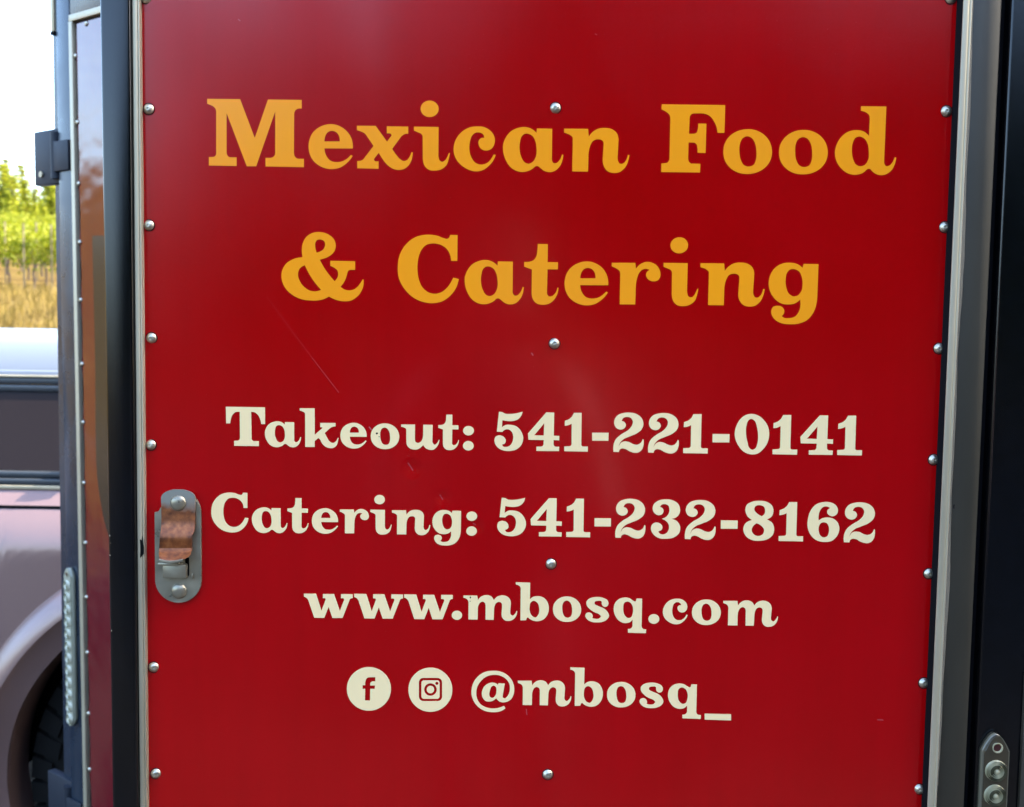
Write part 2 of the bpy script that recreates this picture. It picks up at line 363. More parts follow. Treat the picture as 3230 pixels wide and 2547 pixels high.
G = {
'M': (VA, ['145,140! 595,145! 795,675! 975,150! 1437,155! 1437,273! 1405,273! 1375,280 1345,305 1333,350! 1330,880! 1342,925 1365,950 1400,960! 1467,960! 1467,1075! 942,1065! 942,947! 1000,947! 1040,938 1068,910 1075,870! 1075,312! 815,1062! 685,1062! 410,335! 410,870! 420,910 445,935 478,940! 548,940! 548,1058! 168,1052! 168,935! 210,935! 245,928 264,905 268,870! 268,330! 262,285 235,250 190,225 145,208!']),
'e': (VA, ['2135,820! 2133,745 2112,670 2060,590 1970,520 1870,488 1760,495 1665,535 1590,600 1545,690 1530,780 1545,890 1590,980 1670,1050 1760,1090 1870,1100 1960,1080 2040,1030 2100,970 2135,920! 2108,908! 2060,955 1995,992 1910,1005 1830,985 1780,930 1755,870 1747,818!', '1747,722! 1757,655 1790,600 1850,578 1910,598 1947,650 1957,722!']),
'x': (VB, ['198,508! 455,510! 610,725! 662,655! 672,635 655,615 630,612! 607,612! 607,515! 900,520! 900,617! 870,617! 835,632 800,660! 680,825! 740,910 790,965 840,990 885,975 920,930 942,870! 963,872! 950,960 905,1050 850,1095 780,1112 700,1100 620,1050 560,980 497,878! 440,950! 432,972 448,992 470,995! 495,995! 495,1097! 203,1090! 203,990! 240,988! 275,975 305,942! 425,785! 340,660! 300,610 250,585 198,570!']),
'i': (VB, ['977,520! 1315,525! 1312,870! 1315,940 1332,985 1365,1000 1405,978 1435,930 1455,880! 1470,880! 1455,960 1420,1050 1360,1100 1270,1122 1180,1110 1125,1060 1098,960! 1097,680! 1092,640 1070,615 1030,597 977,575!', ell(1192,277,124,113)]),
'c': (VB, ['2095,905! 2065,903! 2030,965 1970,1020 1890,1038 1820,1015 1765,945 1735,830 1745,720 1775,640 1815,607 1860,600 1910,615 1935,650 1938,672! 1890,680 1862,715 1860,760 1885,815 1930,843 1980,848 2040,820 2077,760 2085,700 2065,630 2010,565 1930,525 1840,517 1740,530 1640,585 1565,670 1525,770 1523,880 1560,975 1640,1060 1740,1115 1840,1132 1930,1110 2010,1050 2070,970']),
'a': (VC, ['665,545! 875,548! 870,940! 874,990 895,1018 930,1018 970,985 1010,900! 1027,905! 1015,980 980,1060 920,1120 840,1143 765,1125 705,1080 680,1062 650,1062 610,1095 550,1125 480,1140 400,1130 310,1080 240,980 207,880 207,750 245,660 310,585 400,540 490,525 570,540 620,568 660,605!', '545,618 600,645 640,710 658,800 650,930 610,1000 545,1026 500,1010 455,940 430,840 435,730 465,645 500,620']),
'n': (VC, ['1037,548! 1365,550! 1375,655! 1420,600 1500,550 1600,538 1690,555 1755,605 1783,690! 1768,940! 1775,990 1795,1022 1830,1028 1870,1000 1908,905! 1930,910! 1910,1000 1870,1080 1800,1140 1720,1155 1640,1135 1585,1075 1563,985! 1577,760! 1570,725 1540,700 1490,695 1435,715 1395,780 1375,860 1370,920! 1365,1135! 1147,1133! 1155,700! 1150,665 1125,640 1037,605!']),
'F': (VD, ['150,268! 1233,282! 1220,757! 1100,757! 1085,660 1040,560 980,480 900,435 820,425! 720,425! 665,435 635,465 625,520! 615,772! 700,772! 740,755 763,700 770,597! 912,600! 897,1102! 757,1098! 757,1020 745,960 710,925! 608,922! 600,1200! 612,1245 640,1275 690,1282! 810,1285! 803,1435! 138,1427! 142,1277! 205,1275! 250,1260 275,1220 280,1170! 295,520! 285,460 240,410 143,357!']),
'o': (VE, ['635,520 760,538 880,605 960,705 995,850 970,980 900,1080 770,1158 635,1182 500,1165 380,1100 300,1000 270,850 295,725 370,620 490,545', '630,627 690,650 738,720 762,850 755,965 720,1045 640,1072 570,1045 530,975 510,850 520,730 560,655']),
'd': (VE, ['1490,168! 1865,172! 1832,980! 1838,1030 1865,1058 1910,1050 1950,1010 1990,925! 2012,930! 1990,1030 1940,1120 1870,1175 1775,1192 1700,1170 1650,1130 1625,1103 1600,1099 1575,1110 1530,1150 1460,1180 1380,1187 1290,1165 1200,1100 1130,1000 1100,860 1125,740 1190,630 1290,550 1420,522 1520,540 1575,575 1607,612! 1618,350! 1610,305 1580,272 1485,235!', '1465,620 1535,648 1585,725 1603,840 1595,960 1550,1035 1475,1060 1410,1030 1370,950 1353,840 1365,720 1405,640']),
'&': (VF, ['500,117 600,145 665,205 683,280 665,340 610,392 500,433! 560,540 620,620 670,677! 702,635 710,590 700,555 680,535 620,503! 620,445! 903,450! 903,548! 855,548! 825,560 812,595 800,640 770,700 737,742! 780,770 830,782 890,770 940,730 987,657! 1000,657! 997,730 970,800 920,860 850,900 780,907 700,895 605,853! 550,880 480,897 400,898 300,885 190,835 110,760 67,660 70,560 120,475 200,425 303,403! 295,340 305,250 350,170 420,127', '505,203 548,220 562,260 545,310 465,353! 450,295 450,240 470,210', '330,495! 272,535 252,600 270,670 320,740 390,785 450,793 515,777! 450,700 385,605']),
'C': (VF, ['1985,150! 2070,152! 2067,447! 1995,447! 1985,380 1945,310 1880,265 1790,248 1720,262 1660,320 1625,410 1613,520 1625,640 1665,740 1730,800 1810,820 1890,800 1960,740 2020,637! 2085,653! 2050,760 1990,840 1900,905 1790,928 1680,915 1560,860 1460,760 1400,640 1388,520 1410,380 1480,260 1590,175 1730,147 1840,160 1920,190 1950,195 1970,185']),
't': (VG, ['925,253! 1040,255! 1037,460! 1155,462! 1155,543! 1037,543! 1030,790! 1035,830 1055,850 1085,848 1120,820 1150,750! 1162,752! 1150,820 1110,890 1050,935 980,947 910,930 870,885 855,820! 858,545! 770,512! 770,458! 830,455 880,435 910,390 920,330']),
'r': (VG, ['1768,467! 2037,468! 2043,535! 2085,490 2130,465 2190,458 2250,477 2297,518 2321,575 2321,625 2296,665 2236,680 2186,660 2158,610 2170,570 2199,550! 2165,538 2120,545 2080,585 2055,650 2043,720 2040,800! 2035,943! 1857,942! 1865,600! 1858,565 1830,540 1768,510!']),
'g': (VH, ['1787,480! 1957,483! 1942,860! 1930,950 1890,1050 1820,1125 1730,1160 1630,1168 1530,1155 1460,1115 1420,1050 1420,1005 1440,970 1490,957 1540,970 1565,1005 1562,1045 1537,1075! 1560,1092 1620,1098 1690,1080 1735,1020 1750,885! 1700,925 1620,943 1530,930 1450,870 1400,780 1390,680 1420,580 1480,510 1560,472 1640,467 1720,485 1775,525!', '1680,540 1735,568 1768,640 1775,710 1760,790 1720,840 1670,850 1620,820 1590,750 1583,650 1600,580 1635,545']),
'T': (VT, ['115,122! 752,132! 752,405! 690,403! 675,330 640,260 590,215 527,205! 533,630! 540,665 570,682! 653,683! 652,763! 250,758! 250,677! 305,675! 335,658 345,615! 342,205! 270,212 220,260 197,320 187,393! 120,393!']),
'k': (VT, ['1317,147! 1560,148! 1560,578! 1680,475! 1685,462 1675,456! 1652,455! 1652,385! 1900,387! 1900,440! 1850,450 1800,480! 1723,550! 1770,640 1810,695 1855,713 1900,690 1937,628! 1947,630! 1935,700 1905,765 1850,795 1790,793 1720,760 1670,700 1645,650 1618,633! 1560,680! 1560,777! 1407,775! 1405,250! 1398,222 1375,205 1317,183!']),
'u': (VU, ['905,410! 1130,412! 1127,640! 1140,695 1175,712 1225,690 1255,630 1262,560! 1265,415! 1418,417! 1412,660! 1420,715 1450,740 1490,710 1517,660! 1527,662! 1515,720 1480,780 1430,820 1370,822 1310,800 1262,745! 1215,790 1160,817 1100,817 1040,795 1000,750 988,680! 988,510! 982,480 960,465 905,447!']),
':': (VU, [ell(2000,512,88,77), ell(1997,757,87,77)]),
'5': (V5, ['118,68! 150,72 190,90 250,92 310,85 378,68! 365,110 330,150 270,170 210,170 157,162! 150,240! 190,215 240,212 310,230 360,280 385,350 372,420 325,475 260,498 200,500 130,480 80,430 68,385 80,345 120,328 165,340 192,375 185,415 152,430! 165,450 200,457 240,440 270,390 275,335 260,290 230,265 200,262 175,272 157,290! 95,287!']),
'4': (V5, ['640,75! 727,77! 722,332! 783,335! 782,383! 720,380! 720,430! 730,448 755,455! 782,455! 780,502! 530,500! 530,453! 580,452! 603,442 610,425! 612,380! 443,377! 438,308!', '617,195! 612,330! 507,327!']),
'1': (V5, ['945,80! 1030,80! 1025,425! 1030,445 1050,452! 1098,452! 1097,508! 838,503! 838,450! 890,448! 912,440 918,420! 920,200! 885,215 843,223! 845,167! 890,150 925,120!']),
'-': (V5, ['1145,298! 1327,300! 1325,388! 1145,387!']),
'2': (V5, ['1380,510! 1380,440 1402,378 1465,318 1540,272 1582,225 1594,175 1575,140 1527,125 1488,138 1470,170! 1500,180 1517,215 1500,250 1460,265 1410,245 1388,200 1395,150 1430,105 1490,82 1560,77 1640,95 1692,140 1710,200 1692,260 1640,305 1560,340 1490,372 1450,415 1437,458! 1462,412 1500,395 1545,400 1600,425 1640,432 1680,412 1702,370! 1712,375! 1710,440 1690,490 1650,518 1610,520 1560,505 1510,478 1475,473 1450,485 1440,512!']),
'0': (V0, ['810,92 885,113 950,170 990,240 1000,320 985,400 935,480 875,528 800,538 725,512 660,440 628,370 622,290 650,200 705,128 755,100', '805,147 840,168 866,240 878,330 870,420 845,475 815,487 785,470 760,400 745,310 750,220 770,165']),
'3': (V3, ['1985,305! 2050,335 2081,400 2070,460 2020,505 1930,525 1840,515 1780,470 1758,410 1770,370 1805,347 1850,352 1883,385 1880,420 1840,443! 1855,467 1890,477 1932,460 1957,410 1950,360 1925,330 1878,305! 1930,280 1957,240 1962,200 1950,160 1910,142 1875,150 1858,175! 1888,190 1897,220 1880,255 1840,265 1795,240 1777,195 1790,145 1840,105 1920,90 2010,105 2062,145 2080,210 2062,265 2035,290']),
'8': (V8, ['905,312! 960,345 985,410 970,480 920,525 820,547 730,535 670,490 645,420 665,360 740,318! 690,275 668,210 685,150 740,118 830,107 910,120 962,160 977,220 960,275', '830,155 872,172 886,210 878,250 850,277! 800,248 768,210 775,170 798,157', '793,353! 842,380 875,430 860,475 810,495 760,475 737,430 750,390']),
'6': (V8, ['1475,325! 1475,270 1490,215 1520,178 1560,168 1603,187! 1577,205 1570,240 1595,268 1640,276 1678,250 1688,205 1665,155 1610,125 1540,120 1450,145 1385,220 1357,310 1353,390 1380,470 1440,535 1540,560 1625,545 1680,490 1703,410 1685,345 1640,305 1570,290 1515,300', '1530,343 1570,357 1588,400 1588,455 1568,498 1530,510 1495,490 1476,440 1478,390 1498,355']),
'w': (VW, ['78,263! 237,266! 308,487! 362,345! 360,328 350,322! 327,322! 327,268! 473,270! 550,490! 605,347! 602,330 592,324! 565,323! 565,270! 718,272! 718,323! 690,330 672,360! 585,583! 452,583! 402,437! 345,582! 213,580! 135,350! 115,322 78,303!']),
'.': (VW, [ell(2088,548,68,60)]),
'm': (VM, ['88,278! 262,278! 270,335! 310,292 380,272 440,290 472,335! 515,292 580,276 640,290 675,325 688,370! 680,480! 687,518 710,532 740,510 760,470! 768,475! 757,530 725,575 670,598 610,590 578,555 570,500! 577,410! 568,372 535,358 500,375 482,410 475,460! 470,585! 367,583! 368,410! 358,370 330,355 295,372 275,410 268,460! 267,582! 150,580! 152,365! 143,335 88,305!']),
'b': (VM, ['750,110! 932,115! 928,325! 970,295 1030,285 1110,310 1155,370 1168,445 1150,520 1100,580 1020,603 960,592 925,573 900,555 888,565! 880,590! 808,592! 812,185! 800,160 750,137!', '975,345 1022,368 1045,430 1040,510 1000,555 960,540 930,490 925,420 940,365']),
's': (VS, ['947,403! 940,395 885,390 848,402 845,430 900,465 980,500 1030,550 1050,600 1020,655 950,690 880,697 790,685 730,645 710,600 725,568 765,555 805,575 817,610 808,635! 860,647 910,640 933,610 905,578 850,555 780,510 735,460 728,400 775,355 870,335 970,348 1030,385 1042,430 1020,468 985,475 955,455 945,425']),
'q': (VS, ['1447,360! 1527,362! 1517,750! 1530,782 1583,797! 1580,850! 1320,842! 1320,790! 1350,788 1380,765 1387,740! 1387,660! 1345,695 1280,707 1200,680 1140,610 1115,520 1130,435 1190,370 1280,347 1350,360 1400,393 1428,402 1440,390!', '1320,403 1365,427 1393,490 1390,570 1365,625 1325,637 1285,612 1260,565 1253,490 1265,430 1290,408']),
'_': (VS, ['1637,775! 2013,785! 2013,872! 1637,860!']),
'@': (VQ, ['670,760! 692,800! 630,840 560,858 480,862 370,845 260,785 180,690 142,580 145,470 190,350 270,260 370,205 490,190 620,205 730,265 800,350 835,460 825,570 780,655 720,692 650,703 590,685 542,637! 500,670 430,690 370,680 325,630 308,560 330,475 380,415 450,385 500,383 540,395 565,417! 580,393! 682,397! 648,590! 652,625 680,637 715,615 745,570 765,480 755,400 710,330 620,272 490,255 380,285 290,360 235,450 218,550 235,650 290,735 380,785 490,803 590,790', '505,430 538,455 547,520 530,590 480,630 442,615 430,575 440,510 465,450']),
'@f': (VI, [ell(387,350,260,257,64), '463,212! 463,262! 435,262! 410,272 403,295! 403,310! 460,310! 455,350! 403,350! 400,487! 340,487! 343,350! 312,350! 312,307! 343,307! 343,270 365,222 410,212!']),
'@i': (VI, [ell(1111,360,259,260,64), rrect(975,220,1250,495,55), rrect(1005,250,1220,467,30), ell(1112,358,74,74,32), ell(1112,358,44,44,24), ell(1188,285,19,19,16)]),
}
YF, YB = -0.00030, 0.0
def shape(ch):
    (ox, oy, s), cs = G[ch]; out = []
    for c in cs:
        pts = parse(c) if isinstance(c, str) else c
        out.append([U(ox + x/s, oy + y/s, YF) for x, y in spline(pts)])
    return out
SH = {k: shape(k) for k in G}
def place(ch, bb=None):
    cs = SH[ch]
    if bb is None: return cs
    xl, xr, yt, yb = bb; ym = (yt+yb)/2; xm = (xl+xr)/2
    a0 = U(xl, ym, YF)[0]; a1 = U(xr, ym, YF)[0]; b1 = U(xm, yt, YF)[1]; b0 = U(xm, yb, YF)[1]
    xs = [p[0] for c in cs for p in c]; zs = [p[1] for c in cs for p in c]
    kx = (a1-a0)/(max(xs)-min(xs)); kz = (b1-b0)/(max(zs)-min(zs))
    return [[(a0+(x-min(xs))*kx, b0+(z-min(zs))*kz) for x, z in c] for c in cs]
WORDS = [
 ('yellow word Mexican', 'yellow', [('M',),('e',),('x',),('i',),('c',),('a',),('n',)]),
 ('yellow word Food', 'yellow', [('F',),('o',2281.6,2435.4,408,549.6),('o',),('d',)]),
 ('yellow ampersand', 'yellow', [('&',)]),
 ('yellow word Catering', 'yellow', [('C',),('a',1465.5,1652.7,821,961),('t',),('e',1780.7,1918.7,825.2,964),('r',),('i',2092.6,2204.5,749,966.5),('n',2207.6,2413,828.3,967.3),('g',)]),
 ('cream word Takeout', 'cream', [('T',),('a',835.4,949.5,1329.8,1411.8),('k',),('e',1073.6,1156.5,1334.3,1415.7),('o',1169.5,1259.3,1336.2,1417.5),('u',),('t',1382.4,1447.8,1308.5,1420.6),(':',)]),
 ('cream phone number 541-221-0141', 'cream', [('5',),('4',),('1',),('-',),('2',),('2',2045.2,2142,1303.5,1431.1),('1',2156.3,2233.9,1306.6,1430.9),('-',2247.3,2300.9,1369.6,1396.5),('0',),('1',2438.6,2516.4,1309.5,1434.6),('4',2525,2628.6,1310.6,1435.4),('1',2642.9,2721.1,1311.5,1436.9)]),
 ('cream word Catering with colon', 'cream', [('C',666.5,783.8,1554.4,1680.4),('a',794.4,906.5,1601.1,1682.5),('t',906.5,972.8,1571.8,1682.9),('e',983.6,1066.2,1603.9,1684.4),('r',1071.8,1163.5,1605.8,1683.3),('i',1168.1,1235.7,1561.9,1687.2),('n',1236.1,1357.6,1608.6,1688.6),('g',1363.5,1453.8,1609.6,1721.6),(':',1470.8,1504.8,1614.3,1690.8)]),
 ('cream phone number 541-232-8162', 'cream', [('5',1568.6,1659.3,1570,1692.3),('4',1673.7,1772.7,1572,1693.1),('1',1787,1862.6,1573.5,1695.1),('-',1874.9,1927,1635.3,1661.6),('2',1941.6,2036.6,1574,1699.4),('3',),('2',2161.4,2258.2,1577.8,1703.7),('-',2273.6,2326.6,1642.2,1668.8),('8',),('1',2457.7,2535,1584.3,1708),('6',),('2',2663.2,2761.4,1585.2,1713.7)]),
 ('cream web address www.mbosq.com', 'cream', [('w',),('w',1117,1270.9,1874.8,1952.1),('w',1274.5,1427.9,1876.5,1954.1),('.',),('m',),('b',),('o',1744.2,1833.2,1882.3,1962.6),('s',1846.4,1921.7,1884,1964.1),('q',1935.4,2039.2,1885.9,1997.3),('.',2045.2,2079.6,1938,1968.5),('c',2090.9,2169.4,1889.3,1970),('o',2182.8,2273.6,1891.9,1972.4),('m',2280.5,2454.6,1894.8,1977.2)]),
 ('round cream icon with a small letter f', 'cream', [('@f',)]),
 ('round cream icon with a rounded square camera sign', 'cream', [('@i',)]),
 ('cream handle @mbosq_', 'cream', [('@',),('m',1633,1802.3,2146.9,2228.3),('b',1797.8,1902.1,2106.6,2229.9),('o',1914.7,2004.5,2152,2232.2),('s',),('q',),('_',)]),
]
for lab, mk, gl in WORDS:
    cs = []
    for g in gl: cs += place(g[0], g[1:] or None)
    o = link('lettering', extrude_poly(cs, YF, YB), M[mk], panel); tag(o, lab)
# two chips of lost vinyl on the cream letters
def chip(pts_px, Y, material, parent, name='paint_chip', jit=True):
    for px, py, rx, rz in pts_px:
        bm = bmesh.new(); x, z = U(px, py, Y); n = 11
        vs = [bm.verts.new((x + rx*(random.uniform(.55, 1.15) if jit else 1)*math.cos(6.283*i/n), Y, z + rz*(random.uniform(.55, 1.15) if jit else 1)*math.sin(6.283*i/n))) for i in range(n)]
        bm.faces.new(vs); link(name, done(bm), material, parent)
chip(((1189, 1368, .0011, .0011), (1196, 1378, .0006, .0006), (1484, 1885, .0008, .0011), (1483, 1897, .0006, .0005)), YF - .00015, M['void'], panel)

# --- door frame, trims
pa, pb = U(313, 0, -.012), U(353, 2500, -.012)
xz = lambda z: pb[0] + (pa[0]-pb[0])*(z-pb[1])/(pa[1]-pb[1])
bm = bmesh.new(); z0, z1 = ZD0 - .05, ZD1 + .05; xr_ = X_alu_l - .0005
hexa(bm, [(xz(z0),-.012,z0),(xr_,-.012,z0),(xr_,.03,z0),(xz(z0),.03,z0),(xz(z1),-.012,z1),(xr_,-.012,z1),(xr_,.03,z1),(xz(z1),.03,z1)], .003, 3)
fl = link('door_frame', done(bm, True), M['black'], T)
tag(fl, 'black post left of the lettered panel')
bm = bmesh.new(); box(bm, X_alu_l, X_pan_l - .0014, -0.0075, 0.02, ZD0, ZD1, bev=.0008)
box(bm, X_pan_l - .0012, X_pan_l + .0004, -0.0070, 0.02, ZD0, ZD1, bev=.0006)
link('door_trim', done(bm, True), M['alu'], T)
link('door_seal', bxm(min(X_pan_r, X_tr0) - .0002, X_tr0 + .004, -DR + .0022, 0.0198, ZD0, ZD1, bev=.0008), M['void'], T)
bm = bmesh.new(); box(bm, X_tr0, X_alu_r - .0016, -DR, -DR + .0021, ZD0, ZD1, bev=.0006)
box(bm, X_alu_r - .0018, X_alu_r + .0002, -DR - .0014, 0.018, ZD0, ZD1, bev=.0006)
link('door_trim', done(bm, True), M['alu'], T)
link('door_jamb', bxm(X_alu_r + .0006, X_grey_r, -0.012, 0.03, ZD0 - .05, ZD1 + .05, bev=.0012), M['grey'], T)
chip(((447, 1728, .0024, .0125),), -.00765, M['black'], fl, 'paint_smear')
chip(((346, 1690, .0005, .0008), (349, 1714, .0003, .0004), (347, 1752, .0007, .0006), (352, 1990, .0004, .0012)), -.0122, M['alu'], fl, 'paint_chip')
chip(((3009, 1598, .0007, .0026),), -.0122, M['void'], fl, 'paint_chip')
# sealant bead along the right trim, uneven
bm = bmesh.new(); prev = None
nseg = 90
for i in range(nseg + 1):
    z = ZD0 + (ZD1-ZD0)*i/nseg
    wd = .0032 + .0014*math.sin(i*.55) * math.sin(i*.21) + random.uniform(-.0003, .0003)
    if z < 1.22: wd *= max(0.05, (z-.9)/.32)
    a = bm.verts.new((X_alu_r + .0004, -.0155, z)); b = bm.verts.new((X_alu_r + .0006 + wd*.6, -.0138, z)); c = bm.verts.new((X_alu_r + .0008 + wd, -.0118, z))
    if prev:
        bm.faces.new((prev[0], prev[1], b, a)); bm.faces.new((prev[1], prev[2], c, b))
    prev = (a, b, c)
M['seal'] = mat('grey_sealant', (0.10, 0.095, 0.075), 0.6)
link('sealant_bead', done(bm, True), M['seal'], T)
for x0, x1 in ((X_post_l, X_grey_r),):
    link('door_header', bxm(x0, x1, -0.011, 0.03, ZD1 + .052, ZT - .02, bev=.003), M['black'], T)
    link('door_sill', bxm(x0, x1, -0.011, 0.03, ZB + .02, ZD0 - .052, bev=.003), M['black'], T)
# gap, black right-hand face, far right trim
link('wall_recess', bxm(X_grey_r - .001, X_gap_r + .002, 0.012, 0.03, ZB, ZT, smooth=False), M['void'], T)
rw = link('front_wall', bxm(X_gap_r, 1.25, 0.0, 0.04, ZB, ZT, bev=.004, seg=3), M['black'], T)
xs = ax((3222, 2200), (3208, 2540)) 
link('wall_trim', bxm(xs, xs + .03, -0.006, -.0005, ZB, U(3230, 2120)[1], bev=.001), M['grey'], T)

# --- trailer body behind: door bay, angled wall, back
tj = (X_post_l + .001 - P0.x) / WD.x            # where the bay cheek meets the angled wall
fp = [(X_post_l + .001, 0.031), (X_post_l + .001, (P0 + WD*tj).y + .003), tuple((P0 + WD*.168 - WN*.004).xy), (-0.80, 1.38), (1.25, 1.38), (1.25, 0.041)]
bm = bmesh.new()
lo = [bm.verts.new((x, y, ZB)) for x, y in fp]; hi = [bm.verts.new((x, y, ZT)) for x, y in fp]
bm.faces.new(lo); bm.faces.new(hi)
for i in range(len(fp)): j = (i+1) % len(fp); bm.faces.new((lo[i], lo[j], hi[j], hi[i]))
link('trailer_body', done(bm), M['black_side'], T)

# angled wall: corner frame, header, trims, panel, decal
def tz(px, py, n=0.0): return UW(px, py, n)
t_out = sum(tz(a, b, .012)[0] for a, b in ((169,120),(187,700),(192,1150),(202,1650))) / 4
t_trim = sum(tz(a, b, .012)[0] for a, b in ((213,90),(230,760),(242,1350),(262,2350))) / 4
t_pan = sum(tz(a, b, .012)[0] for a, b in ((225,90),(241,760),(252,1350),(272,2350))) / 4
z_head = tz(214, 70, .012)[1]
print('wall t', t_out, t_trim, t_pan, z_head, 'tj', tj)
tin = tj + .002 if tj < 0 else tj
T_IN = (X_post_l + .002 - P0.x) / WD.x          # inner end, against the cheek (negative)
side_post = link('side_frame', wbm(t_trim + .0005, t_out, -.003, .0100, ZB, ZT, bev=.004, seg=3), M['black_side'], T)
tag(side_post, 'dark blue-black corner post beside the angled red panel')
link('side_frame', wbm(T_IN, t_trim, -.003, .0095, z_head + .006, ZT, bev=.003), M['black_side'], T)
link('side_trim', wbm(t_pan, t_trim, -.002, .0130, ZB + .02, z_head - .0002, bev=.001), M['alu'], T)
link('side_trim', wbm(T_IN, t_trim, -.002, .0122, z_head, z_head + .0125, bev=.001), M['alu'], T)
link('side_backing', wbm(T_IN, t_pan - .0004, .0005, .004, ZB + .02, z_head - .001, smooth=False), M['maroon'], T)
SIDE_R = [(272,75),(237,178),(243,387),(247,580),(251,765),(254,947),(258,1149),(262,1333),(264,1524),(269,1713),(272,1884),(275,2059),(278,2251),(282,2427)]
NP = 0.0075
rt_s = [tz(px, py, NP) for px, py in SIDE_R]
zs_r = [p[1] for p in rt_s[1:]]
edge = []
ztop = z_head - .006; zbot = ZB + .03
n = 220
for i in range(n + 1):                           # the loose sheet edge waves out between its rivets
    z = ztop + (zbot - ztop)*i/n
    k = min(range(len(zs_r)), key=lambda q: abs(zs_r[q]-z)); dz = abs(zs_r[k]-z)
    edge.append((t_pan - .0050 - .0038*(1-math.exp(-(dz/.03)**2)) + .0006*math.sin(z*61) , z))
poly = [(T_IN, zbot), (T_IN, ztop)] + edge
sp = link('side_panel', extrude_poly([poly], NP, .0045, to3=lambda x, z, y: W(x, y, z)), M['red_side'], T)
tag(sp, 'glossy red side panel reflecting the sky and the dry field')
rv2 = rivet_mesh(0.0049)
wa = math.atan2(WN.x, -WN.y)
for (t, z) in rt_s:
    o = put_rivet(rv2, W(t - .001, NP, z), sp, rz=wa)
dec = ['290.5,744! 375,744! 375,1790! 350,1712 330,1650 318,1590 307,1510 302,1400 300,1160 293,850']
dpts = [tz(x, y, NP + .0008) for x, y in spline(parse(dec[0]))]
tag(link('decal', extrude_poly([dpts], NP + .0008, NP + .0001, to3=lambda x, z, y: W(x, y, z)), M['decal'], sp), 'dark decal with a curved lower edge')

# hinges on the outer corner
def hinge(zc, h, hole=True):
    th = t_out
    bm = bmesh.new()
    wbox(bm, th - .045, th + .012, .0102, .0155, zc - h*.30, zc + h*.24, bev=.0015)
    wbox(bm, th + .001, th + .098, -.014, .004, zc - h*.5, zc + h*.5, bev=.003)
    if hole: pass
    me = done(bm, True)
    o = link('hinge', me, M['hinge'], T)
    b2 = bmesh.new(); cyl(b2, W(th + .012, .006, zc - h*.42), W(th + .012, .006, zc + h*.42), .011, seg=18)
    link('hinge_barrel', done(b2, True), M['hinge'], o)
    b3 = bmesh.new(); cyl(b3, W(th + .07, .0042, zc - h*.3), W(th + .07, .0075, zc - h*.3), .006, seg=12)
    link('hinge_bolt', done(b3, True), M['alu'], o)
zc1 = (tz(160, 405, .01)[1] + tz(160, 580, .01)[1]) / 2; h1 = tz(160, 405, .01)[1] - tz(160, 580, .01)[1]
hinge(zc1, h1)
zc2 = tz(200, 2450)[1] - h1/2
hinge(zc2, h1)
# bright rail on the outer edge, high up
zr = tz(158, 112)[1]
link('edge_rail', wbm(t_out + .002, t_out + .012, -.012, .012, zr, ZT - .05, bev=.001), M['alu'], T)
link('rail_cap', wbm(t_out + .001, t_out + .013, -.013, .013, zr - .006, zr + .001, bev=.001), M['rubber'], T)

# --- marker lights
def glassy():
    m = mat('clear_lens', (0.62, 0.62, 0.48), 0.12, metal=0.0, coat=1.0, coat_r=0.04)
    bsdf(m).inputs['Transmission Weight'].default_value = 0.35
    vary(m, 90, (0.40, 0.36, 0.20), (0.60, 0.55, 0.34), 0.3, 0.7, detail=4)
    return m
M['lens'] = glassy()
M['lamp'] = mat('lamp_housing', (0.045, 0.034, 0.018), 0.2, coat=1.0, coat_r=0.06)
M['hole'] = mat('rusty_screw_hole', (0.05, 0.006, 0.004), 0.6)
PITCHL = 0.0242
M['groove_shade'] = mat('groove_shade', (0.06, 0.055, 0.03), 0.25)  # refraction of the clear ridges painted as a dark groove colour
def lens_mesh(Mx):
    bm = bmesh.new(); prof = []
    rr = .0101; k = 0
    prof.append((rr + .0006, 0.0)); prof.append((rr, .0022))
    while rr > .0026:
        prof.append((rr - .0003, .0028 + .0012*(1-(rr/.0101)**2))); prof.append((rr - .0012, .0010 + .0012*(1-(rr/.0101)**2))); rr -= .00160
    prof += [(.0022, .0036), (.0012, .0042), (0, .0044)]
    lathe(bm, prof, 26, Mx); me = done(bm, True)
    inv = Mx.inverted()
    me.materials.append(None); me.materials.append(M['groove_shade'])
    for p in me.polygons:
        q = inv @ p.center; rad = math.hypot(q.x, q.y)
        if rad < .0101 and rad > .0026 and ((.0101 - rad) % .0016) > .0008: p.material_index = 1
    return me
M['lens_mid'] = mat('pale_groove_shade', (0.30, 0.29, 0.20), 0.2)  # same painted refraction, paler for the left lamp
M['lamp_rim'] = mat('lamp_rim', (0.13, 0.115, 0.075), 0.2, coat=1.0, coat_r=0.05)
M['lamp_pale'] = mat('pale_lamp_housing', (0.36, 0.35, 0.25), 0.22, coat=1.0, coat_r=0.06)
M['lens_pale'] = mat('pale_lens', (0.66, 0.63, 0.46), 0.15, coat=1.0, coat_r=0.04)
